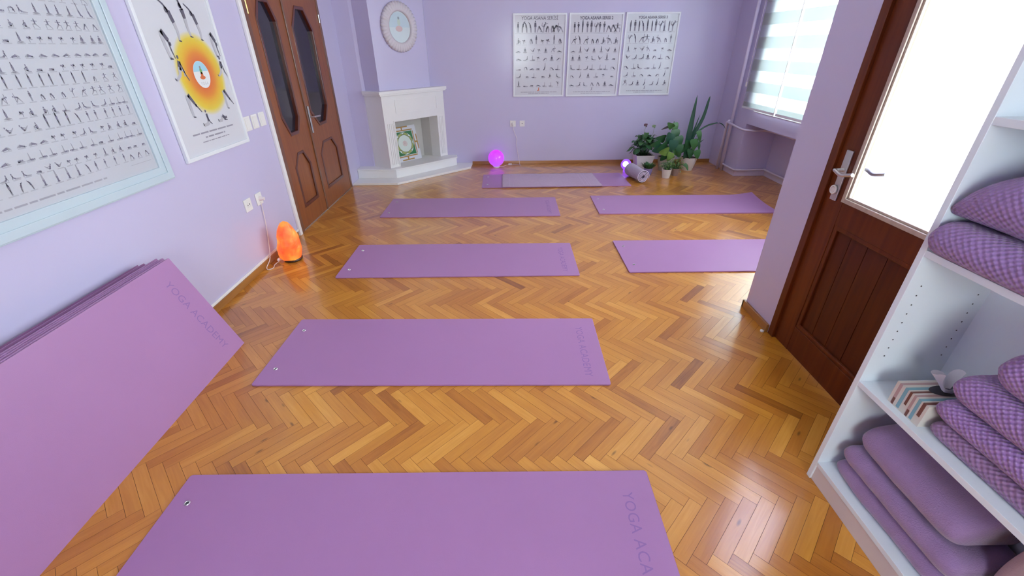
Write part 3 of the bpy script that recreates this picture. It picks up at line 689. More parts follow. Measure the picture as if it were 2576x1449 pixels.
# round scalloped picture on the chimney breast
def round_picture():
    B = Vector((-1.457, 5.486, 0)); dr = Vector((0.637, 0.771, 0)); nn = Vector((-0.771, 0.637, 0))
    c = Vector((*FP(0.438, 0.07), 1.682))
    t = thing('round_picture', 'round picture in a white scalloped frame above the fireplace', 'picture', tuple(c))
    fr = lambda a, b, d: tuple(c + dr * a + Vector((0, 0, 1)) * b - nn * d)
    g = G(); n = 40 * 8; R0, R1 = 0.158, 0.245
    prof = [(0.0, R1), (0.020, R1 + 0.004), (0.034, R1 - 0.012), (0.040, R1 - 0.035), (0.040, R0 + 0.02), (0.034, R0), (0.0, R0)]
    vs = []
    for k in range(n):
        an = 2 * PI * k / n; sc = abs(math.sin(an * 20)) ** 0.6
        for j, (d, r) in enumerate(prof):
            wt = max(0, (r - R0 - 0.025) / (R1 - R0 - 0.025))
            r2 = r + 0.010 * sc * wt; d2 = d + (0.007 * (sc - 0.6) * min(1, wt * 2) if 0 < d else 0)
            vs.append(fr(r2 * math.cos(an), r2 * math.sin(an), d2))
    m = len(prof); fs = [(k * m + j, k * m + j + 1, ((k + 1) % n) * m + j + 1, ((k + 1) % n) * m + j) for k in range(n) for j in range(m - 1)]
    g.add(vs, fs); mk('frame', g, plain('pale_lilac_frame', (0.60, 0.56, 0.60), rough=0.4), t, smooth=True)
    g = G(); disc = lambda r, d, mi, ca=0, cb=0, k=48, sx=1, sy=1: g.add([fr(ca + r * sx * math.cos(2 * PI * i / k), cb + r * sy * math.sin(2 * PI * i / k), d) for i in range(k)], [tuple(range(k))], mi)
    disc(0.16, 0.012, 0)
    # sky wash, seated figure in pale colours
    g.add([fr(0.15 * math.cos(a), 0.15 * math.sin(a), 0.0124) for a in [PI * i / 24 for i in range(25)]], [tuple(range(25))], 1)
    disc(0.014, 0.0130, 2, 0.0, 0.092); disc(0.022, 0.0128, 4, 0.0, 0.05, 24, 1, 1.6); disc(0.05, 0.0129, 3, -0.005, -0.015, 30, 1, 0.6)
    mk('print_sheet', g, [plain('glossy_print', (0.66, 0.76, 0.78), rough=0.15, coat=0.8, coat_r=0.03), plain('glossy_blue_print', (0.56, 0.70, 0.76), rough=0.15, coat=0.8, coat_r=0.03), plain('faint_grey_print', (0.33, 0.38, 0.42), rough=0.2, coat=0.8), plain('faint_red_print', (0.66, 0.50, 0.50), rough=0.2, coat=0.8), plain('faint_green_print', (0.56, 0.68, 0.60), rough=0.2, coat=0.8)], t)
round_picture()

# ------------------------------------------------------------------ printed figures
D_, M_, L_ = 1, 2, 3
# pose = list of (polyline, width0, width1, ink) plus heads (x, y); unit square, feet on y=0
POSES = {
 'stand': ([([(.5, .5), (.5, .84)], .11, .13, D_), ([(.47, .5), (.46, .02)], .08, .05, M_), ([(.53, .5), (.54, .02)], .08, .05, M_), ([(.44, .8), (.41, .5)], .04, .03, D_), ([(.56, .8), (.59, .5)], .04, .03, D_)], [(.5, .93)]),
 'armsup': ([([(.5, .45), (.5, .72)], .10, .12, D_), ([(.48, .45), (.47, .02)], .08, .05, M_), ([(.52, .45), (.53, .02)], .08, .05, M_), ([(.46, .7), (.49, 1.0)], .04, .03, D_), ([(.54, .7), (.51, 1.0)], .04, .03, D_)], [(.5, .8)]),
 'prayer': ([([(.5, .48), (.5, .8)], .11, .13, D_), ([(.5, .48), (.5, .02)], .12, .07, M_), ([(.44, .78), (.38, .62), (.5, .66)], .04, .03, D_), ([(.56, .78), (.62, .62), (.5, .66)], .04, .03, D_)], [(.5, .9)]),
 'side': ([([(.5, .45), (.42, .76)], .10, .11, D_), ([(.48, .45), (.52, .02)], .09, .05, M_), ([(.54, .45), (.56, .02)], .07, .05, M_), ([(.42, .75), (.25, .98)], .04, .03, D_), ([(.44, .75), (.40, .5)], .04, .03, D_)], [(.36, .84)]),
 'fold': ([([(.52, .55), (.66, .32), (.66, .2)], .13, .08, D_), ([(.5, .55), (.42, .28), (.46, .02)], .10, .06, M_), ([(.66, .34), (.66, .03)], .035, .03, D_)], [(.7, .14)]),
 'dog': ([([(.48, .62), (.74, .22)], .12, .07, D_), ([(.48, .62), (.28, .02)], .12, .05, M_), ([(.74, .24), (.92, .02)], .04, .03, D_)], [(.72, .12)]),
 'tri': ([([(.48, .5), (.76, .56)], .10, .09, D_), ([(.48, .5), (.22, .02)], .09, .05, M_), ([(.48, .5), (.74, .02)], .09, .05, M_), ([(.74, .58), (.74, .92)], .035, .03, D_), ([(.74, .54), (.74, .1)], .035, .03, D_)], [(.86, .6)]),
 'warrior': ([([(.5, .4), (.5, .72)], .10, .11, D_), ([(.5, .42), (.76, .36), (.76, .02)], .09, .05, M_), ([(.5, .42), (.14, .02)], .09, .05, M_), ([(.2, .66), (.8, .66)], .035, .03, D_)], [(.5, .8)]),
 'lotus': ([([(.5, .18), (.5, .56)], .15, .17, D_), ([(.5, .12), (.18, .05), (.5, .02)], .12, .08, M_), ([(.5, .12), (.82, .05), (.5, .02)], .12, .08, M_), ([(.42, .52), (.3, .16)], .04, .03, D_), ([(.58, .52), (.7, .16)], .04, .03, D_)], [(.5, .67)]),
 'seatup': ([([(.5, .16), (.5, .5)], .12, .14, D_), ([(.5, .12), (.2, .05), (.5, .02)], .11, .07, M_), ([(.5, .12), (.8, .05), (.5, .02)], .11, .07, M_), ([(.44, .5), (.5, .9)], .04, .03, D_), ([(.56, .5), (.5, .9)], .04, .03, D_)], [(.5, .6)]),
 'cobra': ([([(.55, .08), (.74, .24), (.76, .46)], .11, .08, D_), ([(.55, .08), (.08, .05)], .11, .05, M_), ([(.76, .4), (.84, .03)], .035, .03, D_)], [(.78, .56)]),
 'child': ([([(.4, .2), (.74, .1)], .16, .1, D_), ([(.4, .2), (.16, .06), (.42, .04)], .14, .06, M_), ([(.72, .08), (.98, .03)], .03, .02, D_)], [(.8, .08)]),
 'bridge': ([([(.3, .08), (.52, .34)], .11, .11, D_), ([(.52, .34), (.76, .34), (.78, .02)], .10, .05, M_)], [(.22, .06)]),
 'boat': ([([(.44, .12), (.26, .48)], .12, .10, D_), ([(.44, .12), (.86, .52)], .10, .04, M_), ([(.28, .42), (.62, .34)], .03, .025, D_)], [(.2, .58)]),
 'plow': ([([(.4, .06), (.5, .46)], .11, .10, D_), ([(.5, .46), (.52, .98)], .10, .04, M_)], [(.32, .05)]),
 'fwd': ([([(.34, .14), (.66, .2)], .14, .09, D_), ([(.34, .08), (.92, .05)], .10, .05, M_)], [(.74, .18)]),
 'lie': ([([(.2, .07), (.46, .08)], .11, .10, D_), ([(.46, .07), (.92, .05)], .10, .05, M_)], [(.13, .08)]),
 'wheel': ([([(.28, .04), (.34, .34), (.5, .42)], .06, .11, D_), ([(.5, .42), (.7, .32), (.74, .02)], .11, .05, M_)], [(.36, .2)]),
 'leg': ([([(.2, .08), (.46, .08)], .11, .10, D_), ([(.46, .1), (.44, .72)], .09, .04, M_), ([(.46, .07), (.86, .05)], .09, .04, M_)], [(.12, .08)]),
 'dancer': ([([(.5, .48), (.6, .72)], .10, .10, D_), ([(.5, .48), (.5, .02)], .09, .05, M_), ([(.5, .48), (.3, .6), (.36, .86)], .08, .04, M_), ([(.62, .7), (.9, .8)], .035, .03, D_)], [(.66, .82)]),
 'twist': ([([(.46, .12), (.48, .5)], .14, .14, D_), ([(.46, .1), (.72, .34), (.68, .02)], .10, .06, M_), ([(.46, .07), (.16, .04)], .10, .05, M_), ([(.5, .46), (.72, .28)], .035, .03, D_)], [(.48, .61)]),
 'crow': ([([(.4, .48), (.64, .4)], .14, .11, D_), ([(.4, .46), (.56, .3), (.3, .28)], .09, .05, M_), ([(.62, .38), (.6, .03)], .04, .03, D_)], [(.72, .44)]),
 'headstand': ([([(.5, .18), (.5, .5)], .10, .12, D_), ([(.5, .5), (.5, .98)], .12, .06, M_), ([(.5, .2), (.38, .02)], .04, .03, D_), ([(.5, .2), (.62, .02)], .04, .03, D_)], [(.5, .07)]),
}
ST = ['stand', 'armsup', 'prayer', 'side', 'tri', 'warrior', 'dancer', 'fold', 'dog', 'headstand']
SIT = ['lotus', 'seatup', 'twist', 'boat', 'fwd', 'crow', 'child', 'cobra']
LOW = ['bridge', 'lie', 'leg', 'plow', 'wheel', 'cobra', 'fwd', 'child']
def stroke(g, fr, pts, w0, w1, mi):
    P = [Vector((p[0], p[1])) for p in pts]; n = len(P); vs = []
    for i, p in enumerate(P):
        t = P[min(i + 1, n - 1)] - P[max(i - 1, 0)]; t.normalize(); a = Vector((-t.y, t.x)); ww = (w0 + (w1 - w0) * i / (n - 1)) / 2
        vs += [fr(*(p + a * ww)), fr(*(p - a * ww))]
    g.add(vs, [(2 * i, 2 * i + 1, 2 * i + 3, 2 * i + 2) for i in range(n - 1)], mi)
def figure(g, fr, pose, x, y, s, flip=False, mat_line=False, sx=1.0, hd=0.055, wk=1.0):
    lines, heads = POSES[pose]
    fx = lambda p: (x + ((1 - p[0] if flip else p[0]) - 0.5) * s * sx, y + p[1] * s)
    for pts, w0, w1, ink in lines: stroke(g, fr, [fx(p) for p in pts], w0 * s * wk, w1 * s * wk, ink)
    for h in heads:
        c = fx(h); g.add([fr(c[0] + hd * s * math.cos(2 * PI * k / 8), c[1] + hd * 1.2 * s * math.sin(2 * PI * k / 8)) for k in range(8)], [tuple(range(8))], D_)
    if mat_line: stroke(g, fr, [(x - 0.36 * s * sx, y - 0.06 * s), (x + 0.36 * s * sx, y - 0.06 * s)], 0.10 * s, 0.10 * s, L_)
def fake_line(g, fr, x0, x1, y, h, rnd, mi=M_):            # print too small to read: word-long bars
    x = x0
    while x < x1:
        wl = min(rnd.uniform(1.2, 6) * h, x1 - x)
        stroke(g, fr, [(x, y), (x + wl, y)], h * 0.55, h * 0.55, mi); x += wl + h * 0.6

def frame_mesh(fr, w, h, t, d, lip=0.006):
    r = lambda k: [(k, k), (w - k, k), (w - k, h - k), (k, h - k)]
    g = G().ring(r(0), r(t), fr, 0.0, d)
    if t > 0.03: g.ring(r(0.006), r(t * 0.55), fr, d, d + 0.006)
    return g
INKS = [m_paper, m_ink_d, m_ink_m, m_ink_l, m_ink_o, m_ink_g, m_ink_b, m_ink_w]

# large chart at the left
def big_chart():
    y0, y1, z0, z1 = 1.10, 2.422, 0.846, 2.20
    t = thing('wall_chart', 'large framed chart crowded with rows of tiny yoga figures', 'poster', (XL, (y0 + y1) / 2, z0))
    fr = lambda a, b, d: (XL + 0.001 + d, y0 + a, z0 + b)
    w, h = y1 - y0, z1 - z0
    mk('frame', frame_mesh(fr, w, h, 0.078, 0.022), plain('wide_white_frame', (0.50, 0.60, 0.66), rough=0.3), t, bevel=0.003)
    g = G(); f2 = lambda a, b: fr(a, b, 0.0125)
    g.add([fr(0.02, 0.02, 0.012), fr(w - 0.02, 0.02, 0.012), fr(w - 0.02, h - 0.02, 0.012), fr(0.02, h - 0.02, 0.012)], [(0, 1, 2, 3)], 0)
    rnd = random.Random(11)
    row = 0; z = 0.150
    while z < h - 0.10:
        a = w - 0.115
        grp = [ST, SIT, LOW + SIT, SIT, ST + SIT, SIT + LOW, ST][row % 7]
        sz0 = rnd.uniform(0.040, 0.047)
        pz = rnd.choice(grp)
        while a > 0.10:
            if rnd.random() < 0.45: pz = rnd.choice(grp)
            sz = sz0 * (1.25 if pz in ('armsup', 'headstand', 'plow') else 1.0)
            figure(g, f2, pz, a, z, sz * 0.9, rnd.random() < 0.5, True, 1.1, 0.07, 1.5)
            a -= rnd.uniform(0.040, 0.058)
        z += 0.0505; row += 1
    stroke(g, f2, [(w - 0.105, 0.125), (w - 0.24, 0.125)], 0.0015, 0.0015, M_)
    stroke(g, f2, [(w - 0.092, 0.12), (w - 0.092, h - 0.1)], 0.0012, 0.0012, L_)
    fake_line(g, f2, 0.10, w - 0.40, 0.108, 0.013, rnd)
    mk('print_sheet', g, [m_paper_big, m_ink_d2, m_ink_m2, m_ink_l2], t)
big_chart()

# sun salutation poster
def sun_poster():
    y0, y1, z0, z1 = 2.572, 3.262, 0.888, 1.852
    t = thing('sun_poster', 'framed poster of yoga figures ringed around a yellow and orange sun', 'poster', (XL, (y0 + y1) / 2, z0))
    fr = lambda a, b, d: (XL + 0.001 + d, y0 + a, z0 + b)
    w, h = y1 - y0, z1 - z0
    mk('frame', frame_mesh(fr, w, h, 0.022, 0.018), m_frame, t, bevel=0.002)
    # sun disc is a printed radial gradient
    sm, nt, b = new_mat('printed_sun'); uv = N(nt, 'ShaderNodeUVMap'); ln = N(nt, 'ShaderNodeVectorMath', operation='LENGTH'); L(nt, uv.outputs[0], ln.inputs[0])
    cr = N(nt, 'ShaderNodeValToRGB'); e = cr.color_ramp.elements
    e[0].position = 0.30; e[0].color = (0.66, 0.13, 0.03, 1); e[1].position = 1.0; e[1].color = (0.62, 0.63, 0.67, 1)
    for p_, c_ in ((0.50, (0.72, 0.24, 0.02)), (0.68, (0.74, 0.44, 0.02)), (0.84, (0.72, 0.56, 0.04)), (0.92, (0.68, 0.60, 0.25))):
        x = e.new(p_); x.color = (*c_, 1)
    L(nt, ln.outputs['Value'], cr.inputs[0]); L(nt, cr.outputs[0], b.inputs['Base Color']); b.inputs['Roughness'].default_value = 0.4
    b.inputs['Coat Weight'].default_value = 0.4; b.inputs['Coat Roughness'].default_value = 0.12
    g = G(); f2 = lambda a, b_: fr(a, b_, 0.0094)
    g.add([fr(0.01, 0.01, 0.008), fr(w - 0.01, 0.01, 0.008), fr(w - 0.01, h - 0.01, 0.008), fr(0.01, h - 0.01, 0.008)], [(0, 1, 2, 3)], 0)
    ca, cb, R = 2.975 - y0, 1.338 - z0, 0.232; n = 64
    g.add([fr(ca, cb, 0.0085)] + [fr(ca + R * math.cos(2 * PI * k / n), cb + R * math.sin(2 * PI * k / n), 0.0085) for k in range(n)],
          [(0, 1 + k, 1 + (k + 1) % n) for k in range(n)], 8, [(0, 0)] + [(math.cos(2 * PI * k / n), math.sin(2 * PI * k / n)) for k in range(n)])
    def disc(r, d, mi, da=0, db=0, sx=1, sy=1, k=40, a0=0, a1=2 * PI):
        m_ = k if a1 - a0 > 6.28 else k + 1
        g.add([fr(ca + da + r * sx * math.cos(a0 + (a1 - a0) * i / k), cb + db + r * sy * math.sin(a0 + (a1 - a0) * i / k), d) for i in range(m_)], [tuple(range(m_))], mi)
    disc(0.075, 0.009, 7); disc(0.073, 0.0093, 6, a0=0.25, a1=PI - 0.25)
    disc(0.008, 0.0099, 2, 0, 0.040); disc(0.011, 0.0098, 5, 0, 0.020, 1, 1.6); disc(0.012, 0.0098, 4, 0.0, 0.000, 1, 1.2); disc(0.026, 0.0097, 4, 0, -0.016, 1, 0.4)
    text_geo(g, 'YOGA', 0.022, lambda x, y: f2(ca + x, cb - 0.056 + y), 3, space=1.3)
    def F(p, y, z, s, flip=False, sx=1.0): figure(g, f2, p, y - y0, z - z0, s, flip, False, sx, 0.06, 1.35)
    POSES['back'] = ([([(.52, .44), (.44, .70)], .09, .10, D_), ([(.52, .44), (.56, .24), (.52, .02)], .09, .05, L_), ([(.44, .69), (.32, .84), (.14, .96)], .05, .025, D_), ([(.50, .03), (.60, .01)], .03, .02, D_)], [(.37, .72)])
    POSES['prayer2'] = ([([(.5, .48), (.47, .72)], .09, .13, D_), ([(.5, .48), (.49, .26), (.53, .02)], .10, .05, L_), ([(.50, .7), (.44, .86), (.42, .98)], .06, .05, D_), ([(.5, .03), (.62, .01)], .03, .02, D_)], [(.44, .80)])
    POSES['fold2'] = ([([(.38, .92), (.60, .60)], .13, .12, D_), ([(.34, .90), (.36, .5), (.44, .04)], .14, .08, L_), ([(.58, .62), (.60, .30), (.66, .03)], .05, .03, D_), ([(.40, .03), (.56, .01)], .06, .03, D_)], [(.64, .50)])
    POSES['lunge'] = ([([(.52, .62), (.60, .84)], .14, .12, D_), ([(.52, .62), (.40, .34), (.12, .16)], .15, .07, L_), ([(.50, .60), (.72, .46), (.66, .28)], .10, .05, L_), ([(.62, .80), (.72, .40), (.86, .12)], .05, .03, D_), ([(.12, .16), (.04, .24)], .05, .03, D_)], [(.60, .98)])
    POSES['dog2'] = ([([(.36, .90), (.62, .52)], .13, .09, D_), ([(.30, .88), (.28, .5), (.30, .04)], .17, .09, L_), ([(.62, .52), (.92, .16)], .05, .03, D_), ([(.28, .03), (.42, .01)], .05, .03, D_)], [(.66, .46)])
    POSES['cobra2'] = ([([(.56, .28), (.56, .66)], .10, .10, D_), ([(.56, .24), (.36, .16), (.10, .14)], .16, .09, L_), ([(.56, .5), (.66, .24), (.80, .12)], .04, .03, D_), ([(.10, .12), (.08, .26)], .05, .03, D_)], [(.54, .78)])
    POSES['cat'] = ([([(.52, .44), (.76, .26)], .12, .12, D_), ([(.50, .40), (.34, .22), (.10, .20)], .18, .09, L_), ([(.10, .18), (.06, .32)], .05, .03, D_), ([(.6, .22), (.9, .18)], .05, .03, D_)], [(.84, .32)])
    F('prayer2', 2.985, 1.535, 0.20); F('back', 2.870, 1.512, 0.215); F('back', 3.082, 1.520, 0.195)
    F('fold2', 2.760, 1.425, 0.155); F('fold2', 3.205, 1.430, 0.145)
    F('lunge', 2.790, 1.295, 0.145); F('lunge', 3.195, 1.300, 0.125)
    F('dog2', 2.800, 1.115, 0.14); F('dog2', 3.165, 1.125, 0.125)
    F('cobra2', 2.885, 1.045, 0.12); F('cat', 3.045, 1.040, 0.12)
    rnd = random.Random(5)
    fake_line(g, f2, 0.13, w - 0.12, 0.135, 0.016, rnd); fake_line(g, f2, 0.24, w - 0.24, 0.108, 0.016, rnd, M_); fake_line(g, f2, 0.20, w - 0.20, 0.084, 0.010, rnd)
    mk('print_sheet', g, INKS + [sm], t)
sun_poster()

# three charts on the back wall
def chart(x0, x1, zb, zt, title, bold, seed, label, tsize, twid, glossy=False):
    t = thing('wall_chart', label, 'poster', ((x0 + x1) / 2, YB, zb), 'yoga series charts on the back wall')
    fr = lambda a, b, d: (x0 + a, YB - 0.001 - d, zb + b)
    w, h = x1 - x0, zt - zb
    mk('frame', frame_mesh(fr, w, h, 0.020, 0.018), m_frame, t, bevel=0.002)
    g = G(); f2 = lambda a, b: fr(a, b, 0.0095)
    nx = 12; wav = 0.0022 if glossy else 0.0
    vs = []; fs = []
    for i in range(nx + 1):
        for j in range(nx + 1):
            a = 0.01 + (w - 0.02) * i / nx; b = 0.01 + (h - 0.02) * j / nx
            vs.append(fr(a, b, 0.0075 + wav * noise.noise(Vector((a * 5, b * 3, 1.3)))))
    for i in range(nx):
        for j in range(nx): fs.append((i * (nx + 1) + j, (i + 1) * (nx + 1) + j, (i + 1) * (nx + 1) + j + 1, i * (nx + 1) + j + 1))
    g.add(vs, fs, 0)
    text_geo(g, title, tsize, lambda x, y: f2(w / 2 + x, h - 0.070 + y), 1, bold=bold, fit=twid)
    rnd = random.Random(seed)
    rows = [(0.735, 0.125, ST, 11), (0.610, 0.100, ST + ['crow', 'twist', 'tri'], 8), (0.515, 0.078, SIT + ['tri'], 7), (0.425, 0.085, SIT + LOW, 7), (0.315, 0.085, LOW + ['plow', 'leg'], 7), (0.225, 0.078, SIT + LOW + ['leg'], 6), (0.120, 0.082, SIT + ST[5:] + LOW, 7)]
    for (z, s, grp, n) in rows:
        for k in range(n):
            a = 0.065 + (w - 0.13) * (k + 0.5 * rnd.random() * 0.3) / (n - 0.75)
            p = rnd.choice(grp[:4]) if (z > 0.7 and k < 5) else rnd.choice(grp)
            figure(g, f2, p, min(a, w - 0.06), z, s * rnd.uniform(0.88, 1.05), rnd.random() < 0.4, False, 1.0, 0.06, 1.25)
            stroke(g, f2, [(min(a, w - 0.06) - s * 0.3, z - 0.008), (min(a, w - 0.06) + s * 0.3, z - 0.008)], 0.003, 0.003, L_)
    # small emblem under the rows
    f3 = lambda x, y: f2(w / 2 + x, 0.078 + y)
    stroke(g, f3, [(0.0, 0.0), (0.004, 0.035)], 0.012, 0.008, 4 if seed == 1 else M_); stroke(g, f3, [(-0.018, -0.006), (0.012, 0.0)], 0.008, 0.006, 4 if seed == 1 else L_)
    fake_line(g, f2, 0.10, w - 0.09, 0.055, 0.010, rnd); fake_line(g, f2, 0.20, w - 0.2, 0.036, 0.009, rnd)
    if glossy:
        pm = plain('rippled_poster_paper', (0.62, 0.66, 0.67), rough=0.35, coat=0.7, coat_r=0.09, var=0.01)
        mk('print_sheet', g, [pm] + INKS[1:], t)
    else: mk('print_sheet', g, INKS, t)
chart(0.112, 0.783, 0.890, 1.833, 'YOGA ASANA SERİSİ', 0.0, 1, 'left chart of the back wall trio, titled YOGA ASANA SERİSİ without a number', 0.054, 0.455)
chart(0.813, 1.495, 0.888, 1.833, 'YOGA ASANA SERISI 2', 0.0012, 2, 'middle chart of the back wall trio, titled YOGA ASANA SERISI 2', 0.047, 0.415)
chart(1.520, 2.195, 0.896, 1.836, 'YOGA ASANA SERISI 3', 0.0008, 3, 'right chart of the back wall trio, numbered 3, with glare on its ripples', 0.042, 0.365, True)

# ------------------------------------------------------------------ sockets and switches
def plate(name, label, cat, c, ax, holes, w=0.078, h=0.082, group=None, rocker=False):
    t = thing(name, label, cat, c, group)
    X, Y, Z = c
    def fr(a, b, d): return (X + d, Y + a, Z + b) if ax == 'x' else (X + a, Y - d, Z + b)
    g = G().ext([(-w / 2, -h / 2), (w / 2, -h / 2), (w / 2, h / 2), (-w / 2, h / 2)], fr, 0.010)
    mk('cover_plate', g, m_plastic, t, bevel=0.003)
    if rocker:
        g = G(); g.ext([(-w / 2 + 0.01, -h / 2 + 0.01), (w / 2 - 0.01, -h / 2 + 0.01), (w / 2 - 0.01, h / 2 - 0.01), (-w / 2 + 0.01, h / 2 - 0.01)], lambda a, b, d: fr(a, b, d + 0.010), 0.004)
        mk('rocker', g, m_plastic, t, bevel=0.002)
    else:
        g = G(); n = 20; R = 0.021
        g.ring([(R * math.cos(2 * PI * k / n), R * math.sin(2 * PI * k / n)) for k in range(n)], [((R - 0.004) * math.cos(2 * PI * k / n), (R - 0.004) * math.sin(2 * PI * k / n)) for k in range(n)], fr, 0.009, 0.0125)
        mk('socket_ring', g, m_plastic, t)
        g = G()
        for hx, hz, r in holes: g.ext([(hx + r * math.cos(2 * PI * k / 10), hz + r * math.sin(2 * PI * k / 10)) for k in range(10)], fr, 0.0112)
        mk('contact_hole', g, m_dark, t)
    return t
plate('wall_switch', 'white light switch nearest the sun poster, first of the three', 'switch', (XL, 3.318, 1.000), 'x', [], 0.082, 0.098, 'light switches beside the double door', True)
plate('wall_switch', 'white light switch in the middle of the three', 'switch', (XL, 3.424, 1.002), 'x', [], 0.082, 0.098, 'light switches beside the double door', True)
plate('wall_switch', 'white light switch nearest the double door', 'switch', (XL, 3.535, 1.004), 'x', [], 0.082, 0.098, 'light switches beside the double door', True)
plate('wall_socket', 'white wall socket farther from the door, with nothing plugged in', 'socket', (XL, 3.022, 0.488), 'x', [(-0.012, 0, 0.005), (0.012, 0.004, 0.005)], 0.085, 0.088)
plate('wall_socket', 'white wall socket above the salt lamp holding its plug', 'socket', (XL, 3.178, 0.486), 'x', [(0, 0.010, 0.006), (0, -0.010, 0.006)], 0.08, 0.088)
plate('wall_socket', 'white back wall socket with the globe lamp plugged in', 'socket', (0.104, YB, 0.550), 'y', [(0, 0, 0.008)], 0.078, 0.080)
plate('wall_socket', 'white empty socket right of the globe lamp plug', 'socket', (0.232, YB, 0.550), 'y', [(0.0, 0, 0.006)], 0.070, 0.076)

# ------------------------------------------------------------------ salt lamp
def salt_lamp():
    c = (-1.715, 3.125, 0)
    t = thing('salt_lamp', 'glowing orange salt rock lamp by the left wall', 'lamp', c)
    g = G().lathe([(0.0, 0), (0.064, 0.0), (0.070, 0.010), (0.070, 0.020), (0.0, 0.022)], c, 28)
    mk('base', g, m_dark_wood, t, smooth=False, bevel=0.002)
    g = G(); n, m = 26, 20; vs = []
    for i in range(m + 1):
        v = i / m; z = 0.020 + 0.305 * v
        r = 0.090 * (math.sin(PI * min(1, 0.20 + 0.78 * v) ** 0.86) ** 0.55) * (1.02 - 0.14 * v) if i < m else 0.0
        for k in range(n):
            a = 2 * PI * k / n
            nn_ = noise.noise(Vector((math.cos(a) * 1.6, math.sin(a) * 1.6, v * 3.2))) * 0.16 + noise.noise(Vector((math.cos(a) * 5, math.sin(a) * 5, v * 9))) * 0.05
            rr_ = r * (1 + nn_); vs.append((c[0] + rr_ * math.cos(a) - 0.008 + 0.01 * v, c[1] + rr_ * math.sin(a) * 0.9, z))
    fs = [(i * n + k, i * n + (k + 1) % n, (i + 1) * n + (k + 1) % n, (i + 1) * n + k) for i in range(m) for k in range(n)] + [tuple(range(n))[::-1]]
    g.add(vs, fs); mk('salt_rock', g, m_salt, t, smooth=False)
    P = [(-1.765, 3.10, 0.03), (-1.80, 3.085, 0.012), (-1.815, 3.02, 0.006), (-1.80, 2.965, 0.006), (-1.825, 2.935, 0.006), (-1.855, 2.975, 0.008), (-1.855, 3.05, 0.05), (-1.868, 3.12, 0.16), (-1.870, 3.165, 0.32), (-1.868, 3.178, 0.46)]
    cd = mk('power_cord', G().tube(spline(P, 8), 0.003, 6), m_cord, t, smooth=True)
    mk('inline_switch', G().sphere((-1.802, 3.075, 0.024), 0.016, 14, 8, sx=0.8, sy=1.3, sz=0.9), m_cord, cd, smooth=True)
    mk('plug', G().tube([(-1.868, 3.178, 0.487), (-1.835, 3.178, 0.487)], [0.018, 0.012], 12), m_cord, cd)
    l = bpy.data.lights.new('salt_lamp_bulb', 'POINT'); l.energy = 2.2; l.color = (1.0, 0.22, 0.05); l.shadow_soft_size = 0.08
    lo = bpy.data.objects.new('salt_lamp_bulb', l); COL.objects.link(lo); lo.parent = t; lo.location = (0.0, 0.0, 0.40)
    bpy.data.objects.remove(lo)
salt_lamp()

# ------------------------------------------------------------------ globe lamp
def globe():
    c = (-0.134, 6.075, 0); t = thing('globe_lamp', 'glowing magenta globe lamp against the back wall', 'lamp', c)
    mk('base', G().lathe([(0.0, 0), (0.045, 0), (0.045, 0.012), (0.03, 0.016), (0.0, 0.016)], c, 20), m_plastic, t)
    mk('globe', G().sphere((c[0], c[1], 0.124), 0.112, 40, 24), m_globe, t, smooth=True)
    P = [(-0.09, 6.07, 0.010), (-0.045, 6.085, 0.005), (0.0, 6.15, 0.005), (0.035, 6.19, 0.006), (0.085, 6.195, 0.006), (0.13, 6.195, 0.006), (0.175, 6.19, 0.005), (0.205, 6.13, 0.006), (0.196, 6.165, 0.020), (0.190, 6.205, 0.06), (0.168, 6.235, 0.17), (0.150, 6.238, 0.29), (0.156, 6.238, 0.355), (0.118, 6.236, 0.455), (0.104, 6.222, 0.54)]
    cd = mk('power_cord', G().tube(spline(P, 6), 0.0032, 6), m_cord, t, smooth=True)
    mk('inline_switch', G().box(0.035, 0.085, 6.183, 6.207, 0.0, 0.018), m_plastic, cd, bevel=0.004)
    mk('plug', G().tube([(0.104, 6.239, 0.55), (0.104, 6.212, 0.548)], [0.018, 0.012], 12), m_plastic, cd)
globe()
def led():
    c = (1.600, 5.735, 0); t = thing('led_orb', 'small violet glowing orb lamp behind the rolled blanket', 'lamp', c)
    mk('base', G().lathe([(0, 0), (0.03, 0), (0.03, 0.03), (0.02, 0.045), (0, 0.045)], c, 16), m_led_body, t)
    mk('shell', G().sphere((c[0], c[1], 0.098), 0.068, 28, 18), m_led_body, t, smooth=True)
    mk('lens', G().sphere((c[0] - 0.018, c[1] - 0.045, 0.112), 0.038, 20, 12), m_led_core, t, smooth=True)
led()

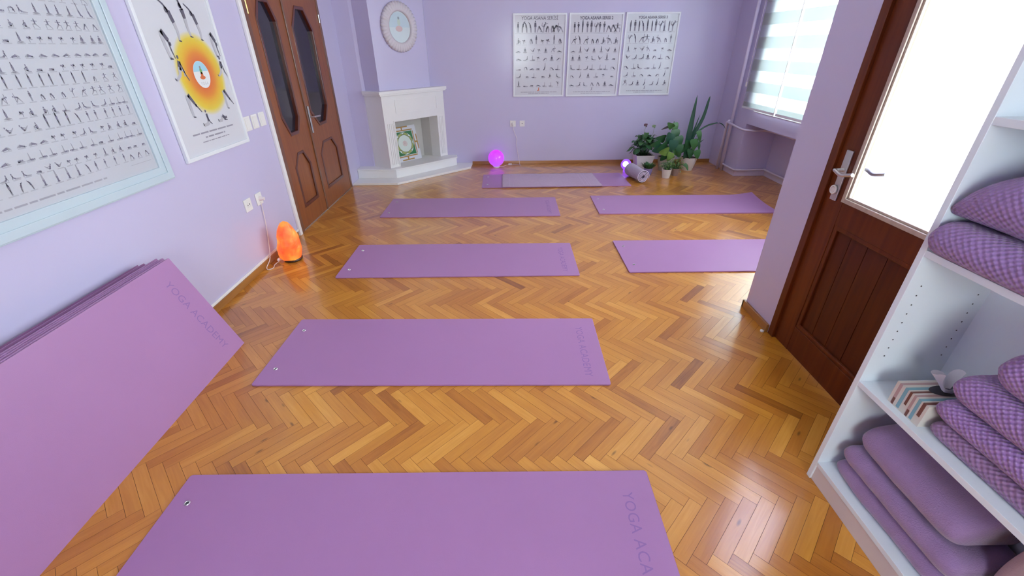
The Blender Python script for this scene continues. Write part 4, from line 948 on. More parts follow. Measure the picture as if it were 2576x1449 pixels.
# ------------------------------------------------------------------ yoga mats
ML, MW, MT = 1.80, 0.592, 0.010
def rrect(w, h, r=0.012, n=4):
    P = []
    for cx, cy, a0 in ((w - r, r, -PI / 2), (w - r, h - r, 0), (r, h - r, PI / 2), (r, r, PI)):
        for k in range(n + 1): a = a0 + PI / 2 * k / n; P.append((cx + r * math.cos(a), cy + r * math.sin(a)))
    return P
def mat_parts(t, curl=False, letters=True):
    g = G(); P = rrect(ML, MW, 0.012)
    if not curl:
        g.prism(P, 0.0, MT)
    else:                                                  # far right corner lifts
        nx, ny = 40, 14; vs = []
        def lift(x, y): q = max(0, (x - 1.55) / 0.25) * max(0, (y - 0.25) / 0.34); return 0.030 * min(1.4, q) ** 1.6
        for lay in (0, 1):
            for i in range(nx + 1):
                for j in range(ny + 1):
                    x = ML * i / nx; y = MW * j / ny; vs.append((x, y, lay * MT + lift(x, y)))
        K = (nx + 1) * (ny + 1); fs = []
        for i in range(nx):
            for j in range(ny):
                a = i * (ny + 1) + j; b = a + ny + 1; fs += [(a, a + 1, b + 1, b), (K + a, K + b, K + b + 1, K + a + 1)]
        for i in range(nx):
            a = i * (ny + 1); b = a + ny + 1; fs += [(a, b, K + b, K + a)]; a += ny; b += ny; fs += [(b, a, K + a, K + b)]
        for j in range(ny):
            a = j; fs += [(a + 1, a, K + a, K + a + 1)]; a = nx * (ny + 1) + j; fs += [(a, a + 1, K + a + 1, K + a)]
        g.add(vs, fs)
    body = mk('mat_body', g, m_mat, t, bevel=0.0 if curl else 0.002, loc=(0, 0, 0)); 
    for yy in (0.122, MW - 0.122):
        g = G(); R = [(0.065 + 0.0085 * math.cos(a), yy + 0.0085 * math.sin(a), MT + 0.0008) for a in [2 * PI * k / 18 for k in range(18)]]
        g.tube(R, 0.0022, 6, 0, True); g.lathe([(0.0075, 0.0), (0.0075, 0.0006), (0, 0.0006)], (0.065, yy, MT + 0.0002), 14, 1)
        mk('eyelet', g, [m_metal, m_dark], t, loc=(0, 0, 0))
    if letters:
        g = G(); text_geo(g, 'YOGA ACADEMY', 0.056, lambda x, y: (1.682 + y, MW / 2 - 0.018 - x, MT + 0.0004), 0, space=1.06, fit=0.440)
        mk('lettering', g, m_letter, t, loc=(0, 0, 0))
def yoga_mat(x, y, deg, label, curl=False, letters=True, proto=[None]):
    if proto[0] is not None and not curl and letters:
        t = copy_tree(proto[0]); t.location = (x, y, 0); t.rotation_euler = (0, 0, math.radians(deg)); t['label'] = label
        return t
    t = thing('yoga_mat', label, 'yoga mat', (0, 0, 0), 'purple yoga mats laid out on the floor')
    mat_parts(t, curl, letters)
    t.location = (x, y, 0); t.rotation_euler = (0, 0, math.radians(deg))
    if proto[0] is None: proto[0] = t
    return t
yoga_mat(-1.2686, 0.5339, -0.578, 'purple yoga mat nearest the viewer, running out of the picture bottom')
yoga_mat(-1.2926, 1.6404, -1.21, 'purple yoga mat second from the front, alone in its row')
yoga_mat(-1.2670, 2.7848, -0.51, 'left mat of the third row from the front, beyond the salt lamp')
yoga_mat(0.9053, 2.8047, -0.54, 'right mat of the third row, cut off by the partition wall')
yoga_mat(-1.2645, 4.0608, -0.68, 'dark-looking left mat of the row in front of the fireplace')
yoga_mat(0.9308, 4.0806, -1.13, 'right mat below the plants, its far right corner lifting', curl=True, letters=False)
gm = yoga_mat(-0.293, 5.1134 - 0.07, 0.4, 'purple yoga mat under the towel by the back wall', letters=False, curl=False)

# towel on the far mat
def towel():
    c = (-0.05, 5.04, MT); t = thing('towel', 'mauve terry towel with striped borders spread on the far mat', 'towel', c)
    nx, ny = 90, 26; W_, H_ = 1.185, 0.60; vs = []
    def z(x, y):
        q = 0.0022 * noise.noise(Vector((x * 7, y * 5, 0.4))) + 0.0015 * noise.noise(Vector((x * 17, y * 12, 3)))
        return 0.0065 + q
    def xs(i, j):
        x = W_ * i / nx; y = H_ * j / ny; return (c[0] + x + 0.02 * (x / W_) * (1 - y / H_) - 0.0 + 0.004 * noise.noise(Vector((y * 6, 0, x))), 5.036 + y + 0.003 * noise.noise(Vector((x * 5, 7, 0))), 0)
    bands = []
    for lay in (0, 1):
        for i in range(nx + 1):
            for j in range(ny + 1):
                X, Y, _ = xs(i, j); vs.append((X, Y, MT + (0.0005 if lay == 0 else z(X, Y))))
    K = (nx + 1) * (ny + 1); fs = []
    for i in range(nx):
        for j in range(ny):
            a = i * (ny + 1) + j; b = a + ny + 1; fs += [(a, a + 1, b + 1, b), (K + a, K + b, K + b + 1, K + a + 1)]
    for i in range(nx):
        a = i * (ny + 1); b = a + ny + 1; fs += [(a, b, K + b, K + a)]; a += ny; b += ny; fs += [(b, a, K + a, K + b)]
    for j in range(ny):
        a = j; fs += [(a + 1, a, K + a, K + a + 1)]; a = nx * (ny + 1) + j; fs += [(a, a + 1, K + a + 1, K + a)]
    g = G().add(vs, fs); mk('terry_cloth', g, m_towel, t, smooth=True)
    for gi, (u0, u1) in enumerate(((0.085, 0.097), (0.128, 0.140), (0.975, 0.987), (1.02, 1.032), (1.05, 1.062))):
        if gi in (0, 2): g = G()
        n = 24; v2 = []
        for k in range(n + 1):
            y = H_ * (0.04 + 0.92 * k / n); X = c[0] + u0; sh = 0.02 * (u0 / W_) * (1 - y / H_)
            for uu in (u0, u1): v2.append((c[0] + uu + sh, 5.036 + y, MT + z(X, 5.036 + y) + 0.0012))
        g.add(v2, [(2 * k, 2 * k + 1, 2 * k + 3, 2 * k + 2) for k in range(n)])
        if gi in (1, 4): mk('woven_border', g, m_towel_band, t)
towel()

# rolled ribbed blanket
def roll():
    a = Vector((1.605, 5.53, 0)); b = Vector((1.672, 5.17, 0)); c = (a + b) / 2
    t = thing('rolled_blanket', 'pale lilac ribbed blanket rolled up at the end of the far mat', 'blanket', (c.x, c.y, 0))
    ax = (b - a); Ln = ax.length; ax.normalize(); sd = Vector((-ax.y, ax.x, 0)) * -1
    turns = 3.6; n = 110; r0, r1 = 0.016, 0.074; th = 0.009
    prof = []; 
    for k in range(n + 1):
        u = k / n; an = -PI * 0.9 - 2 * PI * turns * (1 - u); r = r0 + (r1 - r0) * u
        prof.append((an, r))
    g = G(); m = 26; vs = []; uvs = []; per = 0; pl = []
    for k in range(n + 1):
        if k: per += abs(prof[k][0] - prof[k - 1][0]) * prof[k][1]
        pl.append(per)
    for lay in (0, 1):
        for k, (an, r) in enumerate(prof):
            for i in range(m + 1):
                s = i / m; tel = 0.0 if k > n * 0.75 else 0.006 * math.sin(k * 0.21)
                rr_ = (r + (th if lay else 0)) * (1 + 0.05 * math.sin(s * 5 + 1)) * 1.0
                x = rr_ * math.cos(an); z = rr_ * math.sin(an)
                p = a + ax * (Ln * s + (tel if s > 0.5 else -tel)) + sd * x
                vs.append((p.x, p.y, max(0.0008, 0.082 + z))); uvs.append((pl[k], s * Ln))
    K = (n + 1) * (m + 1); fs = []
    for k in range(n):
        for i in range(m):
            p = k * (m + 1) + i; q = p + m + 1; fs += [(p, p + 1, q + 1, q), (K + p, K + q, K + q + 1, K + p + 1)]
        for i in (0, m):
            p = k * (m + 1) + i; q = p + m + 1; fs.append((p, q, K + q, K + p) if i == 0 else (q, p, K + p, K + q))
    for i in range(m):
        p = n * (m + 1) + i; fs.append((p, p + 1, K + p + 1, K + p))
    # ribs run around the roll: put them along v
    g.add(vs, fs, 0, uvs); mk('rolled_cloth', g, m_rib, t, smooth=True)
roll()

# ------------------------------------------------------------------ leaning stack of mats
def leaning():
    n = 7
    names = ['front mat of the stack leaning on the left wall, lettered YOGA ACADEMY', 'second mat of the leaning stack, just behind the lettered one', 'third mat from the front in the leaning stack', 'middle mat of the leaning stack with three in front', 'third mat from the wall in the leaning stack', 'second mat from the wall in the leaning stack', 'rearmost mat of the leaning stack, touching the wall']
    botx = [-1.522, -1.535, -1.548, -1.561, -1.574, -1.587, -1.600]
    topx = [-1.690, -1.704, -1.724, -1.739, -1.754, -1.803, -1.850]
    ends = [2.010, 1.998, 2.016, 2.000, 2.014, 1.988, 2.000]
    for i in range(n):
        t = thing('yoga_mat', names[i], 'yoga mat', (botx[i], ends[i] - ML / 2, 0), 'purple yoga mats leaning on the left wall')
        dx = topx[i] - botx[i]; hz = math.sqrt(MW ** 2 - dx ** 2)
        up = Vector((dx, 0, hz)).normalized(); nr = Vector((hz, 0, -dx)).normalized()   # nr faces the room, upward
        sag = 0.004 * i
        g = G(); nv, nu = 12, 2; vs = []
        ye = ends[i]; skew = (-0.055 + 0.0) # top end sits a little nearer the viewer
        def pt(u, v, d):                                    # u 0..ML from the far end toward the viewer, v up
            b_ = sag * math.sin(PI * v / MW)
            p = Vector((botx[i], ye - u + skew * v / MW, 0)) + up * v - nr * b_ + nr * (d - MT)
            return (p.x, p.y, max(p.z, 0.0) if v < 0.02 else p.z)
        lift = MT * abs(dx) / MW
        def pt2(u, v, d): p = pt(u, v, d); return (p[0], p[1], p[2] + 0.0)
        for lay in (0, 1):
            for a in range(nv + 1):
                for b in range(nu + 1): vs.append(pt2(ML * b / nu, MW * a / nv, lay * MT))
        K = (nv + 1) * (nu + 1); fs = []
        for a in range(nv):
            for b in range(nu):
                p = a * (nu + 1) + b; q = p + nu + 1; fs += [(p, p + 1, q + 1, q), (K + p, K + q, K + q + 1, K + p + 1)]
            p = a * (nu + 1); q = p + nu + 1; fs.append((p, q, K + q, K + p)); p += nu; q += nu; fs.append((q, p, K + p, K + q))
        for b in range(nu):
            fs.append((b + 1, b, K + b, K + b + 1)); p = nv * (nu + 1) + b; fs.append((p, p + 1, K + p + 1, K + p))
        g.add(vs, fs); mk('mat_body', g, m_mat, t)
        if i == 0:
            g = G()
            text_geo(g, 'YOGA ACADEMY', 0.057, lambda x, y: pt2(0.128 - y, 0.283 - x, MT + 0.0006), 0, space=1.04, fit=0.440)
            mk('lettering', g, m_letter, t)
leaning()

# ------------------------------------------------------------------ bookcase
BX0, BX1 = 1.165, 1.435; BY0, BY1 = 0.27, 1.085; TK = 0.019
def bookcase():
    t = thing('bookcase', 'tall white open bookcase holding folded blankets, at the right edge', 'bookcase', (1.3, (BY0 + BY1) / 2, 0))
    for y0, y1 in ((BY1 - TK, BY1), (BY0, BY0 + TK)):
        s = mk('side_panel', G().box(BX0, BX1, y0, y1, 0, 2.02), m_melamine, t, bevel=0.001)
        if y0 > 0.8:
            for k in range(9):
                z = 0.60 + 0.032 * k
                for xx in (BX0 + 0.040, BX1 - 0.045): mk('peg_hole', G().tube([(xx, y0 - 0.0004, z), (xx, y0 + 0.002, z)], 0.0023, 8), m_dark, s)
    mk('back_panel', G().box(BX1 - 0.014, BX1 - 0.008, BY0 + TK, BY1 - TK, 0.08, 2.0), m_melamine, t)
    mk('plinth', G().box(BX0 + 0.006, BX0 + 0.022, BY0 + TK, BY1 - TK, 0, 0.072), plain('beige_plinth', (0.62, 0.56, 0.56), rough=0.4), t, bevel=0.001)
    for z in (0.074, 0.476, 0.952, 1.300, 1.66, 2.001):
        mk('shelf', G().box(BX0 + 0.001, BX1 - 0.014, BY0 + TK, BY1 - TK, z, z + TK), m_melamine, t, bevel=0.001)
bookcase()

def folded(name, label, y0, y1, z0, h, xf, mat, group=None, seed=0, depth=None, bulge=1.0, drape=None, droop=False, round_end=0.05, slope=0.0):
    """a cloth folded over: rounded fold to the front, swept along y with softly rounded ends; slope tips it forward-down"""
    xb = 1.410 if depth is None else xf + depth
    t = thing(name, label, 'blanket', ((xf + xb) / 2, (y0 + y1) / 2, z0), group)
    n = 44; m = 48; r = h / 2
    loop = []                                              # (x, z, perimeter)
    k1 = 16
    for i in range(k1 + 1): a = -PI / 2 - PI * i / k1; loop.append((r + r * math.cos(a) * bulge, r + r * math.sin(a)))       # front fold from bottom round to top
    D = xb - xf; top = 14
    for i in range(1, top): loop.append((r + (D - 1.6 * r) * i / top, h))
    for i in range(9): a = PI / 2 - PI * i / 8; loop.append((D - 0.6 * r + 0.6 * r * math.cos(a), r + r * math.sin(a)))
    for i in range(1, top): loop.append((r + (D - 1.6 * r) * (1 - i / top), 0.0))
    Lp = len(loop); g = G(); vs = []; uvs = []
    for j in range(m + 1):
        s = j / m; y = y0 + (y1 - y0) * s
        e = min(s, 1 - s) * (y1 - y0)
        q = 1.0 if e >= round_end else math.sqrt(max(0.0, 1 - (1 - e / round_end) ** 2))
        q = max(q, 0.16)
        per = 0
        for i, (x, z) in enumerate(loop):
            if i: per += math.hypot(x - loop[i - 1][0], z - loop[i - 1][1])
            nz = noise.noise(Vector((x * 6 + seed * 3.1, y * 5, z * 9))) * 0.010 + noise.noise(Vector((x * 16 + seed, y * 14, z * 20))) * 0.003
            zz = h / 2 + (z - h / 2) * (0.55 + 0.45 * q) - abs(nz) * min(1, z / h * 1.2)
            if droop: zz = min(zz, z * (0.25 + 0.75 * q) + 0.002)
            xx = x if x > r * 1.2 else r * 1.2 + (x - r * 1.2) * (0.7 + 0.3 * q)
            xx += nz * 0.6 * (1 if z > 0.01 else 0)
            zz = min(max(0.0015, zz), h)
            vs.append((xf + xx, y, z0 + zz + slope * xx / D * (1 if z > h * 0.3 else z / h))); uvs.append((per, y))
    for j in range(m):
        for i in range(Lp):
            i2 = (i + 1) % Lp; a = j * Lp + i; b = j * Lp + i2; c_ = (j + 1) * Lp + i2; d_ = (j + 1) * Lp + i
            g.f.append((a, b, c_, d_)); g.m.append(0)
            ua = uvs[a]; ub = uvs[b] if i2 else (ua[0] + 0.004, ua[1]); g.uv[len(g.f) - 1] = [ua, ub, (ub[0], uvs[c_][1]), (ua[0], uvs[d_][1])]
    g.v = vs
    for j, rev in ((0, False), (m, True)):
        f = tuple(j * Lp + i for i in range(Lp)); g.f.append(f if rev else f[::-1]); g.m.append(0); g.uv[len(g.f) - 1] = [uvs[k] for k in g.f[-1]]
    mk('folded_cloth', g, mat, t, smooth=True)
    return t
GB = 'folded blankets in the bookcase'
Z1, Z2, Z3 = 0.0935, 0.4955, 0.9715
folded('folded_blanket', 'plum fleece blanket at the bottom of the lowest shelf pile', 0.615, 1.035, Z1, 0.070, 1.195, m_fleece, GB, 1)
folded('folded_blanket', 'plum fleece blanket in the middle of the lowest shelf pile', 0.610, 1.030, Z1 + 0.071, 0.080, 1.190, m_fleece, GB, 2)
folded('folded_blanket', 'thick plum fleece blanket on top of the lowest shelf pile', 0.655, 1.010, Z1 + 0.152, 0.105, 1.200, m_fleece, GB, 3, slope=0.045)
folded('folded_blanket', 'mauve blanket at the bottom of the middle shelf pile beside the tissue box', 0.30, 0.850, Z2, 0.055, 1.195, m_waffle_pink, GB, 4)
folded('folded_blanket', 'violet waffle blanket second from the bottom of the middle shelf pile', 0.30, 0.865, Z2 + 0.056, 0.072, 1.190, m_waffle, GB, 5)
folded('folded_blanket', 'violet waffle blanket third from the bottom of the middle shelf pile', 0.30, 0.862, Z2 + 0.129, 0.085, 1.192, m_waffle, GB, 6, slope=0.01)
folded('folded_blanket', 'violet waffle blanket on top of the middle shelf pile', 0.30, 0.805, Z2 + 0.222, 0.105, 1.20, m_waffle, GB, 7, slope=0.03)
folded('folded_blanket', 'dusty violet waffle blanket hanging over the edge of the waist-high shelf', 0.32, 1.062, Z3, 0.095, 1.130, m_waffle_top, GB, 8, round_end=0.04)
folded('folded_blanket', 'dusty violet waffle blanket on top of the waist-high shelf', 0.32, 1.060, Z3 + 0.096, 0.135, 1.150, m_waffle_top, GB, 9, slope=0.05, round_end=0.20, droop=True)
folded('folded_cushion_cover', 'pale beige cloth at the near end of the lowest shelf', 0.30, 0.598, Z1, 0.36, 1.172, m_beige, None, 10, bulge=0.5)['category'] = 'cloth'

# tissue box
def tissue():
    x0, x1, y0, y1, z0, h = 1.190, 1.315, 0.868, 0.975, Z2, 0.078
    y0, y1 = 0.868, 0.978
    x1 = 1.40
    t = thing('tissue_box', 'striped tissue box in teal, brown and cream on the middle shelf', 'tissue box', ((x0 + x1) / 2, (y0 + y1) / 2, z0))
    cols = [plain('box_cream', (0.60, 0.56, 0.50), rough=0.5), plain('box_teal', (0.18, 0.36, 0.42), rough=0.5), plain('box_brown', (0.15, 0.055, 0.04), rough=0.5), plain('box_pink', (0.42, 0.28, 0.27), rough=0.5)]
    seq = [(0.0, 0), (0.010, 3), (0.020, 0), (0.030, 1), (0.041, 0), (0.047, 2), (0.055, 0), (0.062, 3), (0.070, 0), (0.077, 1), (0.087, 0), (0.092, 2), (0.102, 0)]
    g = G().box(x0, x1, y0, y1, z0, z0 + h, 0)
    for k, (s, c_) in enumerate(seq):
        if c_ == 0: continue
        s1 = seq[k + 1][0]; ya, yb = y1 - s1, y1 - s
        zlow = z0 + (0.030 if c_ == 2 else 0.004)
        e = 0.0004
        g.add([(x0 - e, ya, zlow), (x0 - e, yb, zlow), (x0 - e, yb, z0 + h + e), (x0 - e, ya, z0 + h + e), (x1, yb, z0 + h + e), (x1, ya, z0 + h + e)], [(0, 3, 2, 1), (3, 5, 4, 2)], c_)
    for s in (0.012, 0.064):
        g.add([(x0 - 0.0008, y1 - s - 0.008, z0 + 0.002), (x0 - 0.0008, y1 - s, z0 + 0.002), (x0 - 0.0008, y1 - s, z0 + 0.026), (x0 - 0.0008, y1 - s - 0.008, z0 + 0.026)], [(0, 3, 2, 1)], 2)
    mk('carton', g, cols, t)
    cx, cy, zt = 1.300, 0.930, z0 + h
    g = G().add([(cx + 0.055 * math.cos(a), cy + 0.024 * math.sin(a), zt + 0.0012) for a in [2 * PI * k / 24 for k in range(24)]], [tuple(range(24))])
    mk('slot', g, m_dark, t)
    g = G(); n, m = 40, 10; vs = []
    for i in range(n + 1):
        u = i / n; an = PI * (0.25 + 1.25 * u)
        for j in range(m + 1):
            v = j / m; R = 0.012 + 0.040 * v + 0.012 * v * math.sin(u * 19)
            x = cx + R * 1.25 * math.cos(an) + 0.010 * v; y = cy + R * 0.8 * math.sin(an) - 0.004 * v
            z = zt - 0.002 + 0.066 * v * (1 - 0.35 * v * abs(math.sin(u * 4.2 + 0.9))) + 0.006 * math.sin(u * 23) * v
            vs.append((x, y, z))
    g.add(vs, [(i * (m + 1) + j, (i + 1) * (m + 1) + j, (i + 1) * (m + 1) + j + 1, i * (m + 1) + j + 1) for i in range(n) for j in range(m)])
    mk('tissue', g, m_tissue, t, smooth=True)
tissue()

# ------------------------------------------------------------------ plants
def leaf(g, pts, w, mi=0, fold=0.15, shape='lance', side=None, n=10):
    """leaf along a spline; width profile by shape; two half blades folded at the midrib"""
    P = spline(pts, max(2, n // (len(pts) - 1))); K = len(P); vs = []
    for i, p in enumerate(P):
        u = i / (K - 1); t = (P[min(i + 1, K - 1)] - P[max(i - 1, 0)]).normalized()
        s = t.cross(Vector((0, 0, 1))) if side is None else Vector(side)
        if s.length < 0.05: s = Vector((1, 0, 0))
        s = (s - t * s.dot(t)).normalized(); up = s.cross(t)
        if shape == 'lance': ww = math.sin(PI * min(1, u ** 0.75)) ** 0.8
        elif shape == 'heart': ww = (math.sin(PI * min(1.0, (u * 0.93 + 0.07)) ** 0.55) if u < 0.999 else 0.0) ** 0.8
        elif shape == 'sword': ww = (1 - u ** 3) * min(1, 0.7 + u)
        else: ww = 1 - u
        ww = max(ww, 0.03) * w / 2
        vs += [p + s * ww + up * fold * ww, p, p - s * ww + up * fold * ww]
    fs = []
    for i in range(K - 1):
        a = 3 * i; b = a + 3; fs += [(a, a + 1, b + 1, b), (a + 1, a + 2, b + 2, b + 1)]
    g.add(vs, fs, mi)
def pot_round(t, c, r0, r1, h, mat, rim=0.004):
    mk('pot', G().lathe([(0, 0), (r0, 0), (r0 + (r1 - r0) * 0.5, h * 0.45), (r1, h), (r1 - rim, h), (r1 - rim * 2, h - 0.012), (0, h - 0.014)], c, 36), mat, t, smooth=False)
    mk('soil', G().lathe([(0, h - 0.006), (r1 - 2 * rim, h - 0.010)], c, 24), m_soil, t)
def plants():
    rnd = random.Random(21)
    # 1 peace lily in a tall square pot
    c = (1.852, 5.86, 0); t = thing('potted_peace_lily', 'bushy peace lily with two withered flowers in a tall square white pot', 'plant', c)
    hw0, hw1, h = 0.085, 0.122, 0.205
    g = G(); g.add([(c[0] + sx * hw, c[1] + sy * hw, z) for hw, z in ((hw0, 0), (hw1, h)) for sx, sy in ((-1, -1), (1, -1), (1, 1), (-1, 1))] + [(c[0] + sx * (hw1 - 0.008), c[1] + sy * (hw1 - 0.008), z) for z in (h, h - 0.02) for sx, sy in ((-1, -1), (1, -1), (1, 1), (-1, 1))],
          [(3, 2, 1, 0)] + [(i, (i + 1) % 4, 4 + (i + 1) % 4, 4 + i) for i in range(4)] + [(4 + i, 4 + (i + 1) % 4, 8 + (i + 1) % 4, 8 + i) for i in range(4)] + [(8 + i, 8 + (i + 1) % 4, 12 + (i + 1) % 4, 12 + i) for i in range(4)] + [(12, 13, 14, 15)])
    mk('pot', g, m_pot, t, bevel=0.003); mk('soil', G().box(c[0] - hw1 + 0.012, c[0] + hw1 - 0.012, c[1] - hw1 + 0.012, c[1] + hw1 - 0.012, h - 0.02, h - 0.012), m_soil, t)
    g = G()
    for k in range(64):
        a = 2 * PI * k / 64 * 3.7 + rnd.uniform(-.2, .2); R = rnd.uniform(0.08, 0.245) * (1.0 if math.sin(a) < 0.3 else 0.65); top = rnd.uniform(0.27, 0.50) - R * 0.38
        b0 = Vector((c[0] + 0.04 * math.cos(a), c[1] + 0.04 * math.sin(a), h - 0.02)); tp = Vector((c[0] + R * math.cos(a), c[1] + R * 0.95 * math.sin(a), top))
        mid = (b0 + tp) / 2 + Vector((0, 0, 0.07)); st = b0.lerp(mid, 0.5) + Vector((0, 0, 0.03))
        g.tube([b0, st, mid], 0.0025, 5, 0)
        dn = Vector((math.cos(a), math.sin(a), -rnd.uniform(0.1, 0.9))).normalized() * rnd.uniform(0.02, 0.045)
        leaf(g, [mid, mid.lerp(tp, 0.55) + Vector((0, 0, 0.02)), tp, tp + dn], rnd.uniform(0.055, 0.085), rnd.choice((0, 0, 1)), 0.2)
    mk('foliage', g, [m_leaf_dark, m_leaf_mid], t, smooth=True)
    for (x, z, m_) in ((1.835, 0.575, m_petal), (1.945, 0.560, m_stalk)):
        fx = Vector((x, 5.86, z)); fl = mk('flower_stalk', G().tube(spline([(c[0], c[1], 0.3), (x - 0.01, 5.86, 0.44), tuple(fx)], 5), 0.002, 5), m_stalk, t, smooth=True)
        g = G(); leaf(g, [fx + Vector((-0.03, 0, -0.002)), fx, fx + Vector((0.018, 0, 0.012))], 0.035, 0, 0.4, side=(0, 0.3, 1)); leaf(g, [fx + Vector((0, 0, 0.014)), fx + Vector((0.006, 0, -0.012)), fx + Vector((0.012, 0, -0.030))], 0.024, 0, 0.4, side=(1, 0, 0))
        mk('withered_flower', g, m_, fl)
    # 2 small lilac pot
    c = (1.852, 5.57, 0); t = thing('potted_succulent', 'low mossy green plant in a small lilac pot', 'plant', c)
    pot_round(t, c, 0.042, 0.058, 0.088, m_pot_purple)
    g = G()
    for k in range(150):
        a = rnd.uniform(0, 2 * PI); r = math.sqrt(rnd.random()) * 0.058; b0 = Vector((c[0] + r * 0.7 * math.cos(a), c[1] + r * 0.7 * math.sin(a), 0.082)); o_ = Vector((math.cos(a) * r * 1.15, math.sin(a) * r * 1.15, rnd.uniform(0.035, 0.075)))
        leaf(g, [b0, b0 + o_ * 0.6, b0 + o_], 0.013, rnd.choice((0, 1)), 0.3, n=4)
    mk('foliage', g, [m_leaf_dark, m_leaf_mid], t)
    # 3 climbing heart-leaf plant in a round cream pot
    c = (2.150, 5.80, 0); t = thing('potted_philodendron', 'tall heart-leaved plant in a rounded cream pot behind the small pots', 'plant', c)
    pot_round(t, c, 0.080, 0.115, 0.185, plain('cream_ceramic', (0.52, 0.52, 0.44), rough=0.5))
    g = G()
    def stem_leaf(x, y, z, sz, dx, dz, mi=0, w=None):
        p = Vector((x, y, z)); q = Vector((c[0] + (x - c[0]) * 0.2, c[1], 0.18)); g.tube(spline([tuple(q), tuple(q.lerp(p, 0.6) + Vector((0.0, 0, 0.02))), tuple(p)], 4), 0.003, 5, 2)
        e = p + Vector((dx, -0.02, dz)).normalized() * sz
        leaf(g, [p, p.lerp(e, 0.5) + Vector((0, -0.012, 0.0)), e], (w or sz * 0.72) * 1.2, mi, 0.12, 'heart', side=Vector((dz, -0.25, -dx)))
    for args in [(2.155, 5.72, 0.62, 0.14, 0.15, -1, 1, 0.075), (2.165, 5.70, 0.54, 0.15, 0.1, -1, 0, 0.11), (2.205, 5.68, 0.46, 0.16, 0.25, -1, 0, 0.12), (2.115, 5.66, 0.50, 0.15, -0.35, -1, 2, 0.11), (2.150, 5.64, 0.42, 0.16, -0.1, -1, 2, 0.12),
                 (2.235, 5.66, 0.36, 0.13, 0.1, -1, 0, 0.10), (2.200, 5.66, 0.33, 0.11, 0.2, -1, 1, 0.10), (2.08, 5.64, 0.36, 0.15, -1, -0.5, 0, 0.11), (2.02, 5.65, 0.33, 0.14, -1, -0.35, 2, 0.10), (1.99, 5.66, 0.38, 0.13, -1, -0.2, 0, 0.09),
                 (2.10, 5.62, 0.29, 0.13, -1, -0.15, 3, 0.10), (2.14, 5.63, 0.27, 0.12, -0.3, -1, 3, 0.09), (2.13, 5.70, 0.56, 0.10, -0.6, 0.5, 1, 0.07), (2.05, 5.68, 0.43, 0.12, -1, 0.1, 0, 0.09), (2.23, 5.68, 0.28, 0.10, 0.6, -1, 0, 0.08), (2.08, 5.66, 0.25, 0.11, -0.6, -1, 0, 0.09), (2.14, 5.66, 0.24, 0.08, -0.4, -1, 3, 0.06)]:
        stem_leaf(*args)
    leaf(g, [(2.215, 5.76, 0.585), (2.14, 5.75, 0.58), (2.06, 5.74, 0.555), (2.00, 5.74, 0.530)], 0.035, 4, 0.3, side=(0, 0.6, 1))
    g.tube([(2.155, 5.80, 0.18), (2.16, 5.77, 0.4), (2.155, 5.75, 0.63)], 0.006, 6, 2)
    mk('foliage', g, [m_leaf_dark, m_leaf_mid, m_leaf_blue, m_leaf_light, m_leaf_dry], t, smooth=True)
    # 4 small white pot in front
    c = (2.040, 5.42, 0); t = thing('potted_ivy', 'small leafy plant in the front white cup-shaped pot', 'plant', c)
    pot_round(t, c, 0.045, 0.060, 0.112, m_pot)
    g = G()
    for k in range(75):
        a = rnd.uniform(0, 2 * PI); r = rnd.uniform(0.01, 0.085); b0 = Vector((c[0] + 0.02 * math.cos(a), c[1] + 0.02 * math.sin(a), 0.10)); tp = Vector((c[0] + r * math.cos(a), c[1] + r * math.sin(a), rnd.uniform(0.125, 0.185)))
        g.tube([b0, (b0 + tp) / 2 + Vector((0, 0, 0.01)), tp], 0.0012, 4, 0); leaf(g, [tp, tp + Vector((math.cos(a) * 0.014, math.sin(a) * 0.014, 0.006)), tp + Vector((math.cos(a) * 0.026, math.sin(a) * 0.026, -0.004))], 0.020, rnd.choice((0, 1)), 0.2, n=4)
    mk('foliage', g, [m_leaf_mid, m_leaf_light], t)
    # 5 taupe pot
    c = (2.190, 5.525, 0); t = thing('potted_herb', 'light green feathery plant in a small taupe pot', 'plant', c)
    pot_round(t, c, 0.038, 0.050, 0.092, m_pot_brown)
    g = G()
    for k in range(80):
        a = rnd.uniform(0, 2 * PI); r = rnd.uniform(0.01, 0.10); b0 = Vector((c[0] + 0.015 * math.cos(a), c[1] + 0.015 * math.sin(a), 0.085)); tp = Vector((c[0] - 0.01 + r * math.cos(a), c[1] + r * 0.7 * math.sin(a), rnd.uniform(0.12, 0.245) - r * 0.6))
        g.tube([b0, (b0 + tp) / 2 + Vector((0, 0, 0.02)), tp], 0.0012, 4, 0); leaf(g, [tp, tp + Vector((math.cos(a) * 0.016, math.sin(a) * 0.016, 0.008)), tp + Vector((math.cos(a) * 0.03, math.sin(a) * 0.03, -0.008))], 0.017, 1 if rnd.random() < .75 else 0, 0.2, n=4)
    leaf(g, [(2.27, 5.47, 0.16), (2.30, 5.45, 0.13), (2.32, 5.44, 0.08)], 0.045, 0, 0.1, 'heart', side=(1, 0, 0.5)); g.tube([(2.20, 5.53, 0.09), (2.24, 5.49, 0.15), (2.27, 5.47, 0.16)], 0.0015, 4, 0)
    mk('foliage', g, [m_leaf_mid, m_leaf_light], t)
    # 6 sword-leaf plant in the white bowl pot
    c = (2.455, 5.80, 0); t = thing('potted_sansevieria', 'plant with tall sword leaves and one long arching leaf in a white bowl pot', 'plant', c)
    pot_round(t, c, 0.062, 0.108, 0.175, m_pot)
    g = G()
    sw = lambda pts, w_, mi=2: leaf(g, pts, w_, mi, 0.5, 'sword', side=(1, -0.3, 0), n=16)
    sw([(2.40, 5.80, 0.16), (2.395, 5.80, 0.42), (2.40, 5.80, 0.66), (2.405, 5.79, 0.93)], 0.072)
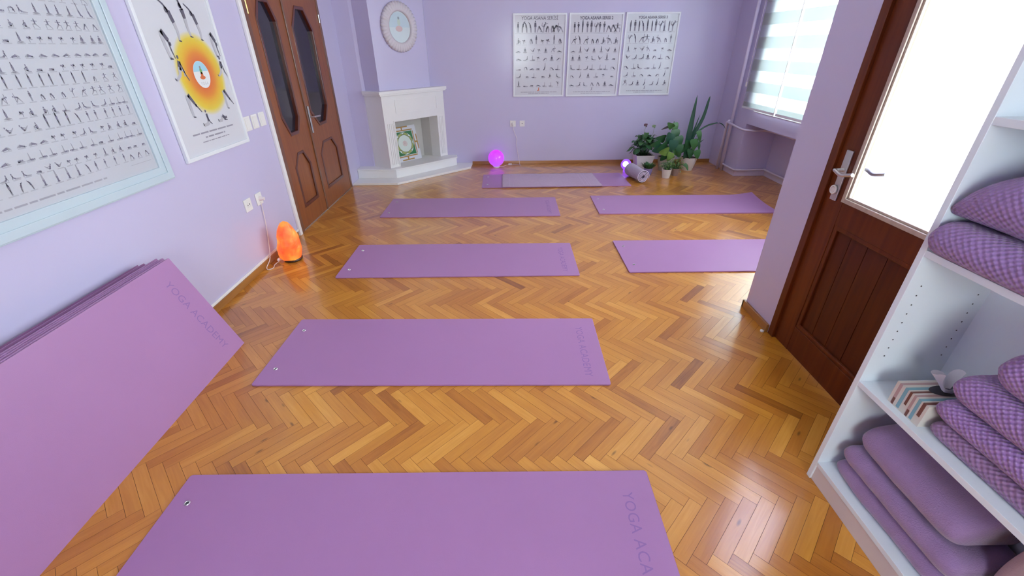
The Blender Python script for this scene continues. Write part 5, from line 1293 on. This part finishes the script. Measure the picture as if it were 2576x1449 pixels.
    sw([(2.42, 5.80, 0.16), (2.45, 5.80, 0.42), (2.53, 5.79, 0.66), (2.555, 5.78, 0.86), (2.56, 5.77, 0.92)], 0.045)
    sw([(2.41, 5.81, 0.16), (2.42, 5.81, 0.36), (2.46, 5.80, 0.56), (2.49, 5.80, 0.70)], 0.024)
    sw([(2.43, 5.80, 0.16), (2.44, 5.80, 0.34), (2.49, 5.80, 0.50), (2.53, 5.80, 0.64)], 0.024)
    sw([(2.42, 5.80, 0.16), (2.44, 5.80, 0.40), (2.56, 5.77, 0.55), (2.70, 5.74, 0.605), (2.78, 5.73, 0.585), (2.82, 5.72, 0.535)], 0.022)
    sw([(2.44, 5.80, 0.16), (2.50, 5.79, 0.28), (2.55, 5.78, 0.36), (2.60, 5.78, 0.40)], 0.018)
    def hl(x, y, z, sz, dx, dz, mi=0, w=None):
        p = Vector((x, y, z)); q = Vector((c[0] + (x - c[0]) * 0.2, c[1], 0.16)); g.tube(spline([tuple(q), tuple(q.lerp(p, 0.6)), tuple(p)], 4), 0.0025, 5, 0)
        e = p + Vector((dx, -0.02, dz)).normalized() * sz
        leaf(g, [p, p.lerp(e, 0.5) + Vector((0, -0.012, 0.0)), e], (w or sz * 0.72) * 1.2, mi, 0.12, 'heart', side=Vector((dz, -0.25, -dx)))
    for a_ in [(2.38, 5.72, 0.40, 0.14, -0.2, -1, 0, 0.09), (2.43, 5.70, 0.42, 0.14, 0.15, -1, 1, 0.10), (2.47, 5.71, 0.52, 0.15, 0.35, -1, 1, 0.06), (2.35, 5.72, 0.34, 0.12, -0.6, -1, 0, 0.08), (2.41, 5.70, 0.30, 0.13, 0.1, -1, 0, 0.09),
               (2.49, 5.70, 0.28, 0.12, 0.35, -1, 1, 0.085), (2.38, 5.71, 0.26, 0.10, -0.4, -1, 2, 0.07), (2.50, 5.72, 0.38, 0.12, 0.3, -1, 0, 0.04)]:
        hl(*a_)
    mk('foliage', g, [m_leaf_dark, m_leaf_mid, m_leaf_blue], t, smooth=True)
plants()
